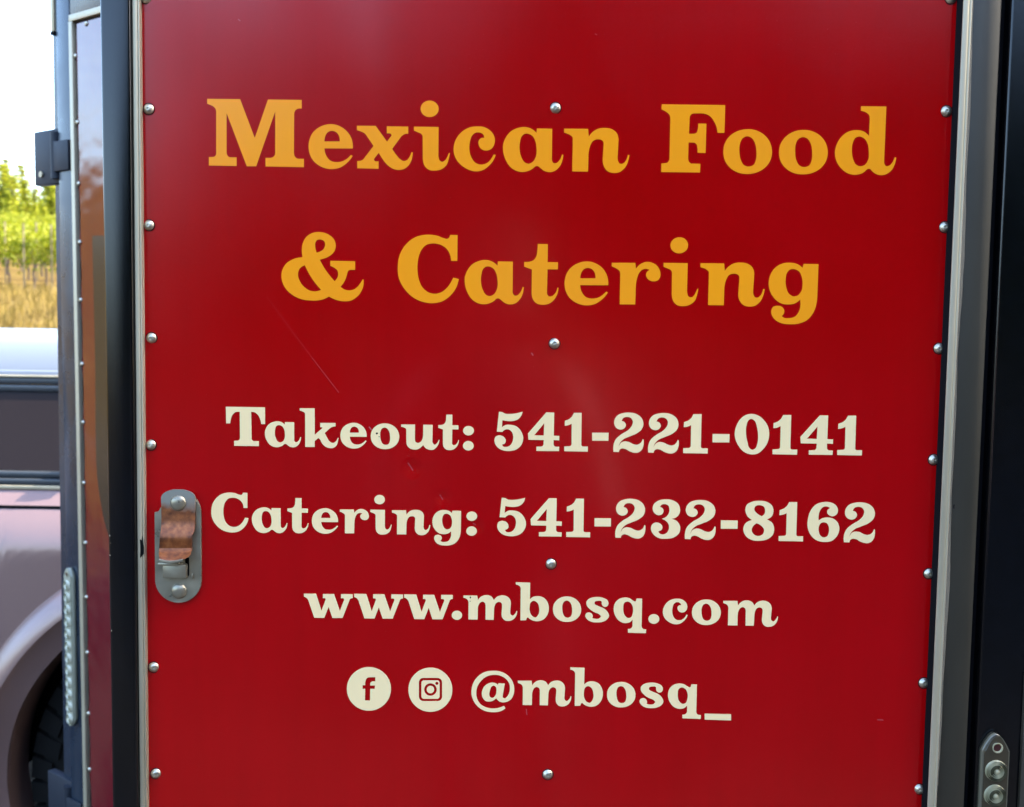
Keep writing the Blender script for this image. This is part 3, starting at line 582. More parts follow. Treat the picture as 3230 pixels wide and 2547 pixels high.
def marker(frame, label, count=12, hm='lamp', lm='lens'):
    """frame(u, out, z) -> world; lamp hangs down from z = 0"""
    Lh = PITCHL*count + .026; hw = .0132
    def outline(s, n=26):
        pts = []
        for i in range(n + 1):
            u = -1 + 2*i/n
            pts.append((u*hw*s, -.0005 - .0165*(abs(u)**1.75) - .0022*(1-s)))
        for i in range(n + 1):
            u = 1 - 2*i/n
            pts.append((u*hw*s, -Lh + .0165*(abs(u)**1.75) + .0022*(1-s)))
        return pts
    me = extrude_poly([outline(1.0)], .0085, 0.0, to3=lambda x, z, y: frame(x, y, z))
    h = link('marker_light', me, M['lamp_rim' if hm == 'lamp' else hm], T); tag(h, label)
    link('lens_cover', extrude_poly([outline(.86)], .0105, .0086, to3=lambda x, z, y: frame(x, y, z)), M[hm], h)
    o = frame(0, 0, 0); ex = frame(1, 0, 0) - o; eo = frame(0, 1, 0) - o
    def mx(z, out):
        mm = Matrix((ex, eo.cross(ex), eo)).transposed().to_4x4(); mm.translation = frame(0, out, z); return mm
    for i in range(count):
        ln = link('lens', lens_mesh(mx(-.0360 - PITCHL*i + .0005, .0104)), None, h); ln.data.materials[0] = M[lm]
        if lm == 'lens_pale': ln.data.materials[1] = M['lens_mid']
    bm = bmesh.new(); lathe(bm, [(.0050, .0001), (.0052, .0016), (.0042, .0018), (.0036, .0004)], 20, mx(-.0125, .0106)); link('screw_collar', done(bm, True), M['lens'], h)
    bm = bmesh.new(); lathe(bm, [(0, .0003), (.0036, .0003)], 20, mx(-.0125, .0106)); link('screw_hole', done(bm), M['hole'], h)
    return h
xl_, zl_ = U(3140, 2315, -.008)
xl2, _ = U(3132, 2500, -.008)
marker(lambda u, o, z: Vector((xl2 + .0006 + u, -o - .0004, zl_ + z)), 'clear lamp on the black face at the lower right')
tl, zl = UW(222, 1800, .028); LT = UW(223, 2050, .016)[0]
marker(lambda u, o, z: W(LT - u, .0105 + o, zl + z), 'clear lamp strip on the dark corner post at the left', hm='lamp_pale', lm='lens_pale')

# --- latch
xa, xb = U(492, 1720)[0], U(637, 1720)[0]; zt_, zb_ = U(565, 1545)[1], U(565, 1899)[1]
xc = (xa + xb)/2; rr = (xb - xa)/2
pts = []
zsh = U(492, 1615)[1]
pts.append((xa, zsh)); pts.append((xa + .0035, zsh + .0004)); 
for i in range(7, 19): a = math.pi*(1 - i/18); pts.append((xc + rr*math.cos(a), zt_ - rr + rr*math.sin(a)))
for i in range(19): a = -math.pi*i/18; pts.append((xc + rr*math.cos(a), zb_ + rr + rr*math.sin(a)))
slot = [U(x, y) for x, y in ((584,1757),(600,1757),(600,1812),(594,1820),(590,1812))]
latch = link('latch', extrude_poly([pts, slot], -0.0035, -0.0002), M['steel'], T); tag(latch, 'steel slam latch with a rusty coppery lever')
link('latch_slot', extrude_poly([[(x + (.0012 if i in (0, 4) else -.0012)*-1, z) for i, (x, z) in enumerate(slot)]], -.0009, -.0003), M['void'], latch)
bm = bmesh.new(); 
prof = [(1545, .0062), (1645, .0062), (1700, .0122), (1730, .0098), (1768, .0215)]
def half(py):                                       # left and right edges of the lever, photograph pixels
    tbl = [(1545, 545, 575), (1550, 526, 596), (1560, 511, 612), (1570, 508, 615), (1640, 509, 615), (1675, 507, 613), (1693, 504, 604), (1716, 503, 605), (1738, 501, 604), (1752, 501, 600), (1762, 502, 588), (1767, 503, 574)]
    for (a, l0, r_0), (b, l1, r_1) in zip(tbl, tbl[1:]):
        if a <= py <= b: k = (py-a)/(b-a); return l0+(l1-l0)*k, r_0+(r_1-r_0)*k
rows = []
ys = [1545,1546.5,1548,1552,1557,1563,1570,1590,1615,1640,1655,1665,1675,1685,1694,1701,1708,1715,1722,1730,1738,1745,1752,1758,1763,1767]
for py in ys:
    for (a, o0), (b, o1) in zip(prof, prof[1:]):
        if a <= py <= b: k_ = (py-a)/(b-a); out = o0 + (o1-o0)*k_*k_*(3-2*k_)
    l_, r_ = half(py); row = []
    for j in range(7):
        x, z = U(l_ + (r_-l_)*j/6, py + (6*math.sin(math.pi*j/6) if py > 1750 else 0), -out); row.append((x, -out, z))
    rows.append(row)
fr = [[bm.verts.new(p) for p in row] for row in rows]
bk = [[bm.verts.new((p[0], p[1] + .0022, p[2] + (.0012 if i > 20 else 0))) for p in row] for i, row in enumerate(rows)]
for A in (fr, bk):
    for a, b in zip(A, A[1:]):
        for j in range(6): bm.faces.new((a[j], a[j+1], b[j+1], b[j]))
for a, b, c, d in zip(fr, fr[1:], bk, bk[1:]):
    bm.faces.new((a[0], b[0], d[0], c[0])); bm.faces.new((a[6], b[6], d[6], c[6]))
for j in range(6):
    bm.faces.new((fr[0][j], fr[0][j+1], bk[0][j+1], bk[0][j])); bm.faces.new((fr[-1][j], fr[-1][j+1], bk[-1][j+1], bk[-1][j]))
link('lever', done(bm, True), M['rust'], latch)
xx0, zz0 = U(502, 1764, -.0205); xx1, _ = U(576, 1764, -.0205)
bm = bmesh.new(); pl = None
for j in range(11):
    l_ = 502 + 76*j/10; dy = 6*math.sin(math.pi*min(1, j/10))
    x, z = U(l_, 1767 + dy, -.0208); ring = [bm.verts.new((x, -.0208 + .0015*math.sin(q), z + .0013*math.cos(q))) for q in [i*math.pi/3 for i in range(6)]]
    if pl:
        for i in range(6): bm.faces.new((pl[i], pl[(i+1) % 6], ring[(i+1) % 6], ring[i]))
    pl = ring
link('lever_lip', done(bm, True), M['steel'], latch)
x0, z0 = U(514, 1824, -.008); x1, z1 = U(588, 1781, -.008)
bm = bmesh.new(); box(bm, x0, x1, -.0095, -.003, z0, z1, bev=.0012); box(bm, x0 - .004, x0 + .016, -.0115, -.006, z1 - .001, z1 + .0016, bev=.0006)
link('catch', done(bm, True), M['steel'], latch)
bm = bmesh.new(); box(bm, U(594, 1, -.005)[0], U(599, 1, -.005)[0], -.006, -.003, U(590, 1826, -.004)[1], U(590, 1810, -.004)[1], bev=.0006)
link('catch_tab', done(bm, True), M['steel'], latch)
for px, py, out in ((560.6, 1588, .0062), (563, 1866, .0035)):
    x, z = U(px, py, -out - .001); b = .0076
    bm = bmesh.new(); lathe(bm, [(0, .0036), (b*.35, .0035), (b*.65, .0029), (b*.88, .0018), (b, .0003), (b*.99, -.0006)], 28, Matrix.Translation((x, -out, z)) @ Matrix.Rotation(R(90), 4, 'X'))
    link('bolt', done(bm, True), M['steel'], latch)

# ------------------------------------------------------------------ terrain
def gz(x, y):
    a = max(0, min(y, 95) - 6) * .084 + max(0, y - 95)*.03; b = max(0, -x - 16) * .17; b = min(b, 14)
    if y < 10: a = 0
    if 6 < y < 16: a = (y-6)**2/20*.084
    if 16 <= y: a = (min(y, 95) - 11)*.084 + max(0, y-95)*.03
    if y < -4: b *= max(0, 1 - (-4-y)/25)
    return math.hypot(a, b)
xsg = [-400,-250,-160,-120,-100,-85,-75,-66,-58,-51,-45,-40,-36,-32,-28,-25,-22,-19,-16,-13,-10,-7,-4,-2,0,3,7,12,20,35,60,100,200,400]
ysg = [-400,-200,-120,-80,-60,-45,-30,-20,-12,-8,-4,-1,1,3,5,7,9,11,13,16,19,22,25,28,31,34,37,40,44,48,53,58,64,70,78,86,95,110,140,200,400]
bm = bmesh.new()
gv = [[bm.verts.new((x, y, gz(x, y))) for x in xsg] for y in ysg]
for a, b in zip(gv, gv[1:]):
    for i in range(len(xsg)-1): bm.faces.new((a[i], a[i+1], b[i+1], b[i]))
gm = mat('dry_grass_ground', (0.3, 0.2, 0.07), 0.95, spec=0.1)
tc = N(gm, 'ShaderNodeTexCoord'); n1 = N(gm, 'ShaderNodeTexNoise', i_Scale=0.35, i_Detail=10.0, i_Roughness=0.65); L(gm, tc.outputs['Object'], n1.inputs['Vector'])
c1 = ramp(gm, n1.outputs[0], [(0.3, (0.08, 0.046, 0.012)), (0.5, (0.125, 0.078, 0.019)), (0.7, (0.165, 0.112, 0.028))])
n2 = N(gm, 'ShaderNodeTexNoise', i_Scale=40.0, i_Detail=8.0); L(gm, tc.outputs['Object'], n2.inputs['Vector'])
c2 = ramp(gm, n2.outputs[0], [(0.3, (0.022, 0.021, 0.02)), (0.7, (0.05, 0.048, 0.045))])
mpg = N(gm, 'ShaderNodeMapping'); mpg.inputs['Location'].default_value = (-6, 5.5, 0); mpg.inputs['Scale'].default_value = (.42, .45, 0); L(gm, tc.outputs['Object'], mpg.inputs[0])
sx = N(gm, 'ShaderNodeVectorMath', operation='LENGTH'); L(gm, mpg.outputs[0], sx.inputs[0])
mr = N(gm, 'ShaderNodeMapRange'); mr.inputs[1].default_value = 10.4; mr.inputs[2].default_value = 11.2; L(gm, sx.outputs['Value'], mr.inputs[0])
mx = N(gm, 'ShaderNodeMix', data_type='RGBA'); L(gm, mr.outputs[0], mx.inputs['Factor']); L(gm, c2.outputs[0], mx.inputs['A']); L(gm, c1.outputs[0], mx.inputs['B'])
L(gm, mx.outputs['Result'], bsdf(gm).inputs['Base Color'])
bb = N(gm, 'ShaderNodeBump', i_Strength=0.6, i_Distance=0.15); L(gm, n2.outputs[0], bb.inputs['Height']); L(gm, bb.outputs[0], bsdf(gm).inputs['Normal'])
g = link('ground', done(bm, True), gm); tag(g, kind='structure')

def leafmat(name, c0, c1, trans=0.5, scale=3.0):
    m = mat(name, c0, 0.6, spec=0.25)
    n = vary(m, scale, c0, c1, 0.35, 0.65, detail=3)
    tr = N(m, 'ShaderNodeBsdfTranslucent'); r = [x for x in m.node_tree.nodes if x.type == 'VALTORGB'][0]
    L(m, r.outputs[0], tr.inputs[0]); ms = N(m, 'ShaderNodeMixShader'); ms.inputs[0].default_value = trans
    L(m, bsdf(m).outputs[0], ms.inputs[1]); L(m, tr.outputs[0], ms.inputs[2])
    L(m, ms.outputs[0], m.node_tree.nodes['Material Output'].inputs[0]); return m
M['vine_leaf'] = leafmat('vine_leaf', (0.12, 0.16, 0.006), (0.26, 0.25, 0.010), .5, 1.6)
M['fir'] = leafmat('fir_needles', (0.035, 0.06, 0.018), (0.07, 0.11, 0.03), .25, 1.0)
M['fir_sun'] = leafmat('pale_fir_needles', (0.20, 0.24, 0.015), (0.38, 0.37, 0.03), .5, 1.0)
M['bark'] = mat('bark', (0.11, 0.075, 0.05), 0.9); vary(M['bark'], 12, (0.06, 0.04, 0.028), (0.16, 0.11, 0.08), stretch=(1, 1, .3), bump=.5, bdist=.02)
M['wood'] = mat('post_wood', (0.13, 0.10, 0.055), 0.85)
M['grass'] = leafmat('dry_grass', (0.11, 0.072, 0.013), (0.18, 0.122, 0.022), .3, .8)
def quad(bm, c, s, nrm=None, asp=1.0):
    q = Vector((random.gauss(0, 1), random.gauss(0, 1), random.gauss(0, 1)+.4)).normalized() if nrm is None else nrm
    a = q.orthogonal().normalized(); a.rotate(Matrix.Rotation(random.uniform(0, 6.28), 3, q)); b = q.cross(a)
    c = Vector(c); v = [bm.verts.new(c + a*s), bm.verts.new(c + b*s*asp*.7), bm.verts.new(c - a*s), bm.verts.new(c - b*s*asp*.7)]
    bm.faces.new(v)

# dry grass blades on the slope in view
bm = bmesh.new()
for i in range(26000):
    y = random.uniform(13, 40); x = y*random.uniform(-.85, -.28); z = gz(x, y); h = random.uniform(.12, .38); s = random.uniform(.01, .03)
    a = random.uniform(0, 6.28); dx, dy = math.cos(a)*s, math.sin(a)*s
    v = [bm.verts.new((x-dx, y-dy, z)), bm.verts.new((x+dx, y+dy, z)), bm.verts.new((x+random.uniform(-.1, .1), y, z+h))]
    bm.faces.new(v)
tag(link('dry_grass', done(bm), M['grass']), 'tall golden dry grass on the slope below the vines', 'grass', kind='stuff')

# vineyard
def vine_proto(seed):
    random.seed(seed)
    b = empty('grape_vine', (0, 0, 0))
    bm = bmesh.new()
    for i in range(420):
        x = random.uniform(-.8, .8); z = random.betavariate(2, 1.7)*1.6 + .62; d = random.gauss(0, .17)
        if random.random() < .08: z += random.uniform(.1, .4)
        quad(bm, (x, d, z), random.uniform(.05, .10))
    f = link('foliage', done(bm), M['vine_leaf'], b)
    bm = bmesh.new(); x = 0; z = -.1; 
    pts = [(0, 0, -.1), (random.uniform(-.05, .05), 0, .3), (random.uniform(-.08, .08), 0, .62), (random.uniform(-.08, .08), 0, .95)]
    for p, q in zip(pts, pts[1:]): cyl(bm, p, q, .045, .038, 6)
    cyl(bm, (-.7, 0, .98), (.7, 0, .97), .02, .02, 5)
    t = link('trunk', done(bm, True), M['bark'], b)
    return b
def copy_thing(o):
    c = o.copy(); COL.objects.link(c)
    for ch in list(o.children):
        d = ch.copy(); COL.objects.link(d); d.parent = c
    return c
protos = [vine_proto(s) for s in (3, 4, 5)]
used = set(); rows_y = [39 + 2.6*k for k in range(12)]
random.seed(11)
for ri, y in enumerate(rows_y):
    x = -.74*y
    while x < -.33*y:
        k = random.randrange(3)
        o = protos[k] if k not in used else copy_thing(protos[k]); used.add(k)
        o.location = (x + random.uniform(-.1, .1), y, gz(x, y)); o.rotation_euler = (0, 0, random.choice((0, math.pi)) + random.uniform(-.1, .1))
        s = random.uniform(.85, 1.1); o.scale = (1, 1, s)
        row = 'lowest' if ri == 0 else 'second' if ri == 1 else 'upper'
        tag(o, {'lowest': 'yellow-green grape vine on a bare trunk in the lowest row', 'second': 'yellow-green grape vine in the second row up the slope', 'upper': 'sunlit grape vine in the upper rows below the trees'}[row], 'grape vine', 'grape vines in the %s vineyard rows' % row)
        x += 1.45
bm = bmesh.new(); cyl(bm, (0, 0, -.2), (0, 0, 2.35), .032, .03, 8); pm = done(bm, True); pm.materials.append(M['wood'])
for px, y in ((78, 38.7), (165, 38.7), (20, 41.3), (118, 43.9)):
    x = (px-1615)/F*(y+1.05); o = link('vineyard_post', pm); o.location = (x, y, gz(x, y))
    tag(o, 'pale wooden post in the vine rows, ' + {78:'left of the middle of the gap', 165:'nearest the trailer corner', 20:'farthest left', 118:'set one row farther back near the corner'}[px], 'post', 'posts in the vine rows')

# firs
def fir_mesh(seed, h=6.0, wd=1.5, n=1500, leaf=.16):
    random.seed(seed); bm = bmesh.new()
    tiers = int(h*2.6)
    for i in range(tiers):
        z = h*(.10 + .88*i/tiers); rad = wd*(1 - i/tiers)**.85*random.uniform(.8, 1.1) + .08
        nb = max(4, int(9*(1-i/tiers)) + 3)
        for b in range(nb):
            a = 6.283*b/nb + random.uniform(-.3, .3); rl = rad*random.uniform(.65, 1.15)
            m = max(3, int(n/tiers/nb*(.5+rl/wd)))
            for q in range(m):
                u = (q+.5)/m; r = rl*u
                c = Vector((math.cos(a)*r, math.sin(a)*r, z - r*.28 + random.gauss(0, .05)))
                c += Vector((random.gauss(0, .07), random.gauss(0, .07), 0))
                quad(bm, c, leaf*random.uniform(.7, 1.3)*(h/6)**.5, Vector((random.gauss(0, .5), random.gauss(0, .5), 1)).normalized(), .8)
    return done(bm)
def fir_proto(seed, h, wd, material, n=1500):
    b = empty('fir_tree', (0, 0, 0)); link('crown', fir_mesh(seed, h, wd, n), material, b)
    bm = bmesh.new(); cyl(bm, (0, 0, -.3), (0, 0, h*.96), h*.022, .01, 8); link('trunk', done(bm, True), M['bark'], b)
    return b
bf = [fir_proto(21, 6, 1.5, M['fir_sun']), fir_proto(22, 6.5, 1.3, M['fir_sun']), fir_proto(23, 5.2, 1.7, M['fir_sun'])]
used = set(); random.seed(5)
for i, y in enumerate((74, 79, 84, 89, 95)):
    x = -.78*y
    while x < -.33*y:
        k = random.randrange(3); o = bf[k] if k not in used else copy_thing(bf[k]); used.add(k)
        s = random.uniform(.5, .85) * (.72, .8, .95, 1.1, 1.25)[i]
        o.location = (x, y + random.uniform(-1.5, 1.5), gz(x, y)); o.scale = (s*1.5, s*1.5, s); o.rotation_euler.z = random.uniform(0, 6.28)
        tag(o, 'pale green fir on the ridge above the vineyard', 'tree', 'firs on the ridge above the vineyard')
        x += random.uniform(1.0, 2.1)
# dark firs standing behind the camera (what the glossy paint mirrors)
df = [fir_proto(31, 9, 2.3, M['fir'], 2600), fir_proto(32, 10, 2.0, M['fir'], 2600)]
used = set(); random.seed(9)
for row_y in (-24, -29):
    x = -26.0 + (1.5 if row_y < -25 else 0)
    while x < 30:
        k = random.randrange(2); o = df[k] if k not in used else copy_thing(df[k]); used.add(k)
        hgt = 4.4 + max(0, min(1, (x+12)/9.5))*8.8
        s = hgt/9.5*random.uniform(.85, 1.12)
        o.location = (x, row_y + random.uniform(-1, 1), 0); o.scale = (s*1.2, s*1.2, s); o.rotation_euler.z = random.uniform(0, 6.28)
        tag(o, 'tall dark fir standing behind the viewer', 'tree', 'dark firs behind the viewer')
        x += random.uniform(2.0, 3.2)

# unseen dense firs added right of and behind the viewer to shade the yard
random.seed(13)
for q, (x, y, h) in enumerate(((9.5,-3.2,13),(11.5,-5.2,14.5),(9.2,-7.0,13.5),(11.8,-9.0,15),(9.6,-11.0,13.5),(12.2,-12.8,15),(9.8,-15.0,14),(13.5,-3.8,16),(14.0,-7.4,16),(14.5,-11.2,16.5),(12.5,-16.5,15),(15.5,-14.8,16))):
    o = copy_thing(df[q % 2]); s = h/9.5; o.location = (x, y, 0); o.scale = (s*1.15, s*1.15, s); o.rotation_euler.z = random.uniform(0, 6.28)
    tag(o, 'very tall dark fir added out of view to shade the yard', 'tree', 'unseen firs added to shade the yard')

# ------------------------------------------------------------------ silver wagon behind the trailer
def carpaint():
    m = mat('rosy_silver_paint', (0.30, 0.215, 0.22), 0.34, metal=0.3, coat=0.5, coat_r=0.08)
    vary(m, 2500, (0.205, 0.125, 0.108), (0.26, 0.16, 0.14), .3, .7, detail=1); return m
M['car'] = carpaint(); M['glass'] = mat('tinted_window', (0.017, 0.012, 0.011), 0.06, spec=0.10)
M['cardark'] = mat('grey_window_moulding', (0.035, 0.04, 0.045), 0.35)
DS = 2.60; YS = DS + CAM.y
def zs(py): return U(100, py, YS)[1]
CX, CZ = U(647, 2499, YS)
K = DS/F
ARC, FL1, FL2 = 650*K, 752*K, 806*K
XF, XR = -4.35, 0.30                                # front (left) and tail (right)
V = empty('parked_wagon', ((XF+XR)/2, YS + .9, 0)); tag(V, 'rosy silver raised wagon with dark windows parked behind the trailer', 'car')
zbelt = zs(1560); zroof_s = zs(1200)
WX2 = CX - 2.75
def prof_y(z):                                      # body side section: distance in from the widest line
    t = (z - .62) / (zbelt - .62)
    if t <= 0: return .03*min(1, -t*2)
    k = max(0, (z - zs(1740)) / (zbelt - zs(1740)))
    return .012*t*t + .075*k**1.6
def side(sgn):
    bm = bmesh.new(); cols = []
    yc = YS + .92
    for i in range(241):
        x = XF + (XR - XF)*i/240
        zb = .34
        for c in (CX, WX2):
            d = abs(x-c)
            if d < ARC: zb = max(zb, CZ + math.sqrt(ARC*ARC - d*d))
        zt = zbelt
        if x < XF + 1.35: zt = zbelt - .30*max(0, (XF+1.35-x)/1.35)**1.4 - .03
        e = max(0, (XF+.35-x)/.35)**2*.22 + max(0, (x-XR+.25)/.25)**2*.15
        col = []
        for j in range(22):
            z = zb + (zt-zb)*j/21
            col.append(bm.verts.new((x, yc + sgn*(-.92 + prof_y(z) + e), z)))
        cols.append(col)
    for a, b in zip(cols, cols[1:]):
        for j in range(21): bm.faces.new((a[j], b[j], b[j+1], a[j+1]))
    me = done(bm, True); return me
tag(link('body_side', side(1), M['car'], V)); link('body_side', side(-1), M['car'], V)
for c in (CX, WX2):                                 # arch flares
    bm = bmesh.new(); prev = None
    for i in range(65):
        a = math.pi*(1.12 - 1.24*i/64)
        ring = []
        for rr_, out in ((ARC - .004, -.10), (ARC, .012), (ARC + .045, .030), (FL1 - .02, .042), (FL1, .040), (FL2 - .012, .018), (FL2, .0), (FL2+.002, -.02)):
            x = c + rr_*math.cos(a); z = CZ + rr_*math.sin(a); ring.append(bm.verts.new((x, YS + prof_y(min(z, zbelt))*(1 if out < .03 else 1) - out, z)))
        if prev:
            for j in range(len(ring)-1): bm.faces.new((prev[j], prev[j+1], ring[j+1], ring[j]))
        prev = ring
    link('wheel_arch', done(bm, True), M['car'], V)
    bm = bmesh.new(); prev = None
    for i in range(33):
        a = math.pi*i/32; ring = [bm.verts.new((c + (ARC + .01)*math.cos(a), y, CZ + (ARC + .01)*math.sin(a))) for y in (YS + .03, YS + .5)]
        if prev: bm.faces.new((prev[0], prev[1], ring[1], ring[0]))
        prev = ring
    bm.faces.new([bm.verts.new((c + q*(ARC+.01), YS + .5, zz)) for q, zz in ((-1, .1), (1, .1), (1, CZ + ARC), (-1, CZ + ARC))])
    link('wheel_well', done(bm), M['void'], V)
# seam line, mouldings, window band, roof
zse = zs(1613); 
link('seam', bxm(XF + 1.2, XR - .3, YS + prof_y(zse) - .003, YS + prof_y(zse) + .01, zse - .0035, zse + .0035), M['void'], V)
yb = YS + prof_y(zbelt)
link('belt_trim', bxm(XF + 1.2, XR - .1, yb - .006, yb + .02, zbelt - .002, zbelt + .008, bev=.002), M['alu'], V)
link('belt_moulding', bxm(XF + 1.2, XR - .1, yb - .003, yb + .03, zbelt + .0085, zs(1528), bev=.004), M['cardark'], V)
link('belt_moulding', bxm(XF + 1.2, XR - .1, yb + .004, yb + .03, zs(1526), zs(1506), bev=.004), M['cardark'], V)
zg0, zg1 = zs(1505), zs(1255)
def slab(x0, x1, ya, yb_, za, zb_, th=.006):
    bm = bmesh.new(); hexa(bm, [(x0, ya, za), (x1, ya, za), (x1, ya+th, za), (x0, ya+th, za), (x0, yb_, zb_), (x1, yb_, zb_), (x1, yb_+th, zb_), (x0, yb_+th, zb_)]); return done(bm, True)
yt = yb + .11
for x0, x1 in ((XF + 1.75, -1.92), (-1.86, -.62), (-.56, XR - .35)):
    link('side_window', slab(x0, x1, yb + .02, yt, zg0, zg1), M['glass'], V)
for x0, x1 in ((-1.922, -1.858), (-.622, -.558)):
    link('pillar', slab(x0, x1, yb + .016, yt - .003, zg0, zg1, .02), M['cardark'], V)
link('window_frame', bxm(XF + 1.7, XR - .3, yt - .004, yt + .03, zg1, zs(1232), bev=.004), M['cardark'], V)
link('window_frame', bxm(XF + 1.7, XR - .3, yt + .002, yt + .03, zs(1230), zs(1209), bev=.003), M['cardark'], V)
link('roof_trim', bxm(XF + 1.7, XR - .28, yt - .003, yt + .03, zs(1207), zs(1199), bev=.002), M['alu'], V)
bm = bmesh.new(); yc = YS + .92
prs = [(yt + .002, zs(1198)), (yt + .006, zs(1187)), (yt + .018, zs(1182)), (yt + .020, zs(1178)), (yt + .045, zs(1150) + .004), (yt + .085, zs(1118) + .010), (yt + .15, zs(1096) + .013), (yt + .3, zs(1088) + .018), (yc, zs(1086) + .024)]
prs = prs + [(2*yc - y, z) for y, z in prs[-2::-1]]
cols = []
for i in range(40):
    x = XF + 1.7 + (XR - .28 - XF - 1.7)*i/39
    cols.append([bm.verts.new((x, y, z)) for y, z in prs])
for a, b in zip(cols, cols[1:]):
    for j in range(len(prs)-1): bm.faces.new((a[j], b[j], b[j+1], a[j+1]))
M['roof'] = mat('roof_sky_tint', (0.13, 0.145, 0.16), 0.35, metal=0.3, coat=.4, coat_r=.1)  # sky reflection painted into the roof as a cool base colour
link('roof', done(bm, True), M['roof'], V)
# hood, windscreen, ends, underside, lamps
bm = bmesh.new()
def sheet(p): bm.faces.new([bm.verts.new(q) for q in p])
yl, yr = yb + .03, 2*yc - yb - .03
sheet([(XF + .08, yl + .1, zbelt - .30), (XF + .08, yr - .1, zbelt - .30), (XF + 1.36, yr, zbelt - .02), (XF + 1.36, yl, zbelt - .02)])
link('hood', done(bm), M['car'], V)
bm = bmesh.new(); sheet([(XF + 1.36, yl, zbelt - .02), (XF + 1.36, yr, zbelt - .02), (XF + 1.72, yr - .09, zs(1209)), (XF + 1.72, yl + .09, zs(1209))]); link('windscreen', done(bm), M['glass'], V)
bm = bmesh.new(); sheet([(XR - .02, yl, zbelt), (XR - .02, yr, zbelt), (XR - .29, yr - .09, zs(1209)), (XR - .29, yl + .09, zs(1209))]); link('rear_window', done(bm), M['glass'], V)
link('front_bumper', bxm(XF - .04, XF + .2, YS + .16, 2*yc - YS - .16, .36, zbelt - .32, bev=.04), M['car'], V)
link('tailgate', bxm(XR - .16, XR - .01, YS + .15, 2*yc - YS - .15, .36, zbelt, bev=.04), M['car'], V)
link('underbody', bxm(XF + .2, XR - .2, YS + .5, 2*yc - YS - .3, .30, zbelt - .34), M['void'], V)
link('cabin', bxm(XF + 1.8, XR - .4, YS + .3, 2*yc - YS - .3, zbelt - .34, zg0 + .05), M['void'], V)
link('headlight', bxm(XF - .01, XF + .14, YS + .15, YS + .40, zbelt - .42, zbelt - .29, bev=.02), M['lens'], V)
# pale mirror glimpsed at the window corner
tri = [U(162, 1457, YS), U(215, 1450, YS), U(215, 1504, YS), U(196, 1504, YS)]
link('window_corner', extrude_poly([tri], yb - .012, yb + .012), mat('pale_corner', (.22, .25, .27), .4), V)
# wheels
for c in (CX, WX2):
    wrad = 598*K
    wh = link('wheel', None or bpy.data.meshes.new('hub'), None, V)
    bmh = bmesh.new(); lathe(bmh, [(0, .012), (.03, .012), (.045, .0), (.045, -.05)], 16, Matrix.Translation((c, YS + .05, CZ)) @ Matrix.Rotation(R(90), 4, 'X')); me = done(bmh, True); wh.data = me; me.materials.append(M['alu'])
    Mx = Matrix.Translation((c, YS + .05, CZ)) @ Matrix.Rotation(R(90), 4, 'X')
    bm = bmesh.new(); rr_ = wrad
    lathe(bm, [(.62*rr_, .0), (.70*rr_, .010), (.86*rr_, .008), (.93*rr_, -.006), (.965*rr_, -.04), (.965*rr_, -.22), (.86*rr_, -.25), (.62*rr_, -.24)], 64, Mx)
    nb = 44
    for i in range(nb):                             # tread blocks that wrap on to the shoulder
        a0 = 6.2832*(i + .10)/nb; a1 = 6.2832*(i + .90)/nb; am = .35*6.2832/nb*(1 if i % 2 else 0)
        for (ra, rb_, da, db) in ((.84 + .03*(i % 2), 1.0, .012, -.035), (.955, 1.0, -.047, -.10), (.955, 1.0, -.112, -.16)):
            p = []
            for rad, dep in ((ra*rr_, da + .004), (rb_*rr_, (da + db)/2 + .004 if da > 0 else da), (rb_*rr_, db), (ra*rr_ if da > 0 else .955*rr_, db)):
                for a in (a0, a1): p.append(Mx @ Vector((rad*math.cos(a), rad*math.sin(a), dep)))
            v = [bm.verts.new(q) for q in p]
            for q in ((0,1,3,2), (2,3,5,4), (4,5,7,6), (6,7,1,0), (0,2,4,6), (1,3,5,7)): bm.faces.new([v[k] for k in q])
    link('tyre', done(bm, True), M['rubber'], wh)
    bm = bmesh.new(); lathe(bm, [(.62*rr_, .0), (.60*rr_, .004), (.57*rr_, -.01), (.54*rr_, -.07), (.05, -.08)], 40, Mx)
    for i in range(6):
        a = 6.2832*i/6; p = Mx @ Vector((.03*math.cos(a), .03*math.sin(a), -.01)); q = Mx @ Vector((.57*rr_*math.cos(a), .57*rr_*math.sin(a), -.02)); cyl(bm, p, q, .03, .022, 8)
    link('rim', done(bm, True), M['alu'], wh)

# ------------------------------------------------------------------ the person taking the picture (seen only as a faint shape in the gloss)
PV = Vector((-0.02, -1.52, 0.0))
def skinned(verts, edges, rad, mats_by, lv=2):
    me = bpy.data.meshes.new('b'); me.from_pydata(verts, edges, []); o = bpy.data.objects.new('b', me); COL.objects.link(o)
    o.modifiers.new('s', 'SKIN'); sv = me.skin_vertices[0].data
    for i, v in enumerate(sv): v.radius = rad[i] if isinstance(rad[i], tuple) else (rad[i], rad[i]); v.use_root = (i == 0)
    o.modifiers.new('u', 'SUBSURF').levels = lv
    ob = bpy.data.meshes.new_from_object(o.evaluated_get(bpy.context.evaluated_depsgraph_get())); bpy.data.objects.remove(o)
    for p in ob.polygons: p.use_smooth = True
    ob.materials.clear()
    return ob
sk_ = mat('skin', (0.22, 0.12, 0.09), .6, spec=.2); sh_ = mat('pale_sleeves', (0.40, 0.33, 0.35), .9); sd_ = mat('dark_shirt', (0.035, 0.03, 0.04), .9); tr_ = mat('dark_trousers', (0.03, 0.035, 0.05), .9); hr_ = mat('dark_hair', (0.02, 0.014, 0.01), .7)
P = empty('person', PV); tag(P, 'person in a dark shirt with pale sleeves and both hands raised to hold a phone', 'person')
vs, es, rd = [], [], []
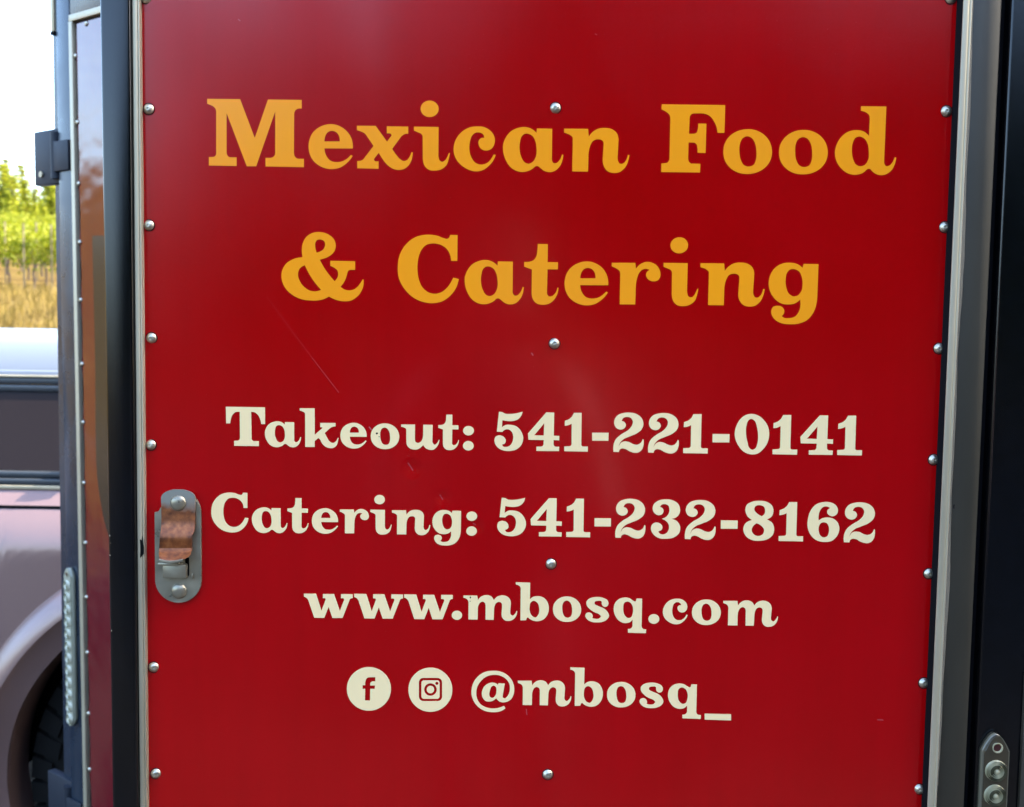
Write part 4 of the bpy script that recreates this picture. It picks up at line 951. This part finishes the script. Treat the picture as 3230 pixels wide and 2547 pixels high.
def jt(x, y, z, r, par=None):
    vs.append((x, y, z)); rd.append(r)
    if par is not None: es.append((par, len(vs)-1))
    return len(vs)-1
pel = jt(0, 0, .93, (.15, .11)); wa_ = jt(0, .0, 1.08, (.135, .10), pel); ch = jt(0, .01, 1.28, (.155, .11), wa_); cl_ = jt(0, 0, 1.40, (.10, .08), ch); nk = jt(0, .01, 1.48, .052, cl_)
hd = jt(0, .03, 1.56, (.07, .08), nk); hd2 = jt(0, .03, 1.65, (.075, .09), hd); jt(0, .02, 1.71, (.05, .06), hd2)
for sx_ in (-1, 1):
    s1 = jt(.17*sx_, 0, 1.39, .058, cl_); e1 = jt(.26*sx_, .08, 1.10, .048, s1); f1 = jt(.18*sx_, .25, 1.32, .036, e1); w1 = jt(.085*sx_, .385, 1.47, .026, f1); pm_ = jt(.066*sx_, .415, 1.515, (.024, .034), w1)
    for k in range(4):
        a = jt(.060*sx_, .425 + .006*k, 1.555 - .018*k, .0085, pm_); jt(.036*sx_, .447, 1.560 - .018*k, .0080, a)
    th_ = jt(.060*sx_, .405, 1.50, .011, pm_); jt(.040*sx_, .425, 1.51, .009, th_)
    h1_ = jt(.095*sx_, 0, .84, .085, pel); k1_ = jt(.11*sx_, .02, .48, .058, h1_); a1_ = jt(.12*sx_, -.02, .10, .042, k1_); jt(.13*sx_, .14, .04, (.04, .03), a1_)
bme = skinned(vs, es, rd, None)
for mm in (sk_, sh_, tr_, sd_): bme.materials.append(mm)
for p in bme.polygons:
    c = p.center; p.material_index = 3 if (.95 <= c.z < 1.455 and abs(c.x) < .15 and c.y < .15) else 2 if c.z < .95 else (1 if c.z < 1.455 and (c.y < .22) and not (c.z > 1.43 and abs(c.x) < .06) else 0)
bo = link('body', bme, None, P); bo.matrix_parent_inverse = Matrix()
bm = bmesh.new(); bmesh.ops.create_uvsphere(bm, u_segments=20, v_segments=12, radius=1)
for v in bm.verts: v.co = Vector((v.co.x*.088, v.co.y*.10 - .005, v.co.z*.085 + 1.69 - (.03 if v.co.y < -.3 else 0)))
ho = link('hair', done(bm, True), hr_, P); ho.matrix_parent_inverse = Matrix()
ph = link('phone', bxm(-.075, .075, -1.0745, -1.066, 1.512, 1.583, bev=.004), mat('phone_case', (.02, .02, .02), .3)); tag(ph, 'dark phone held sideways in both raised hands', 'phone')
print('objects', len(bpy.data.objects))
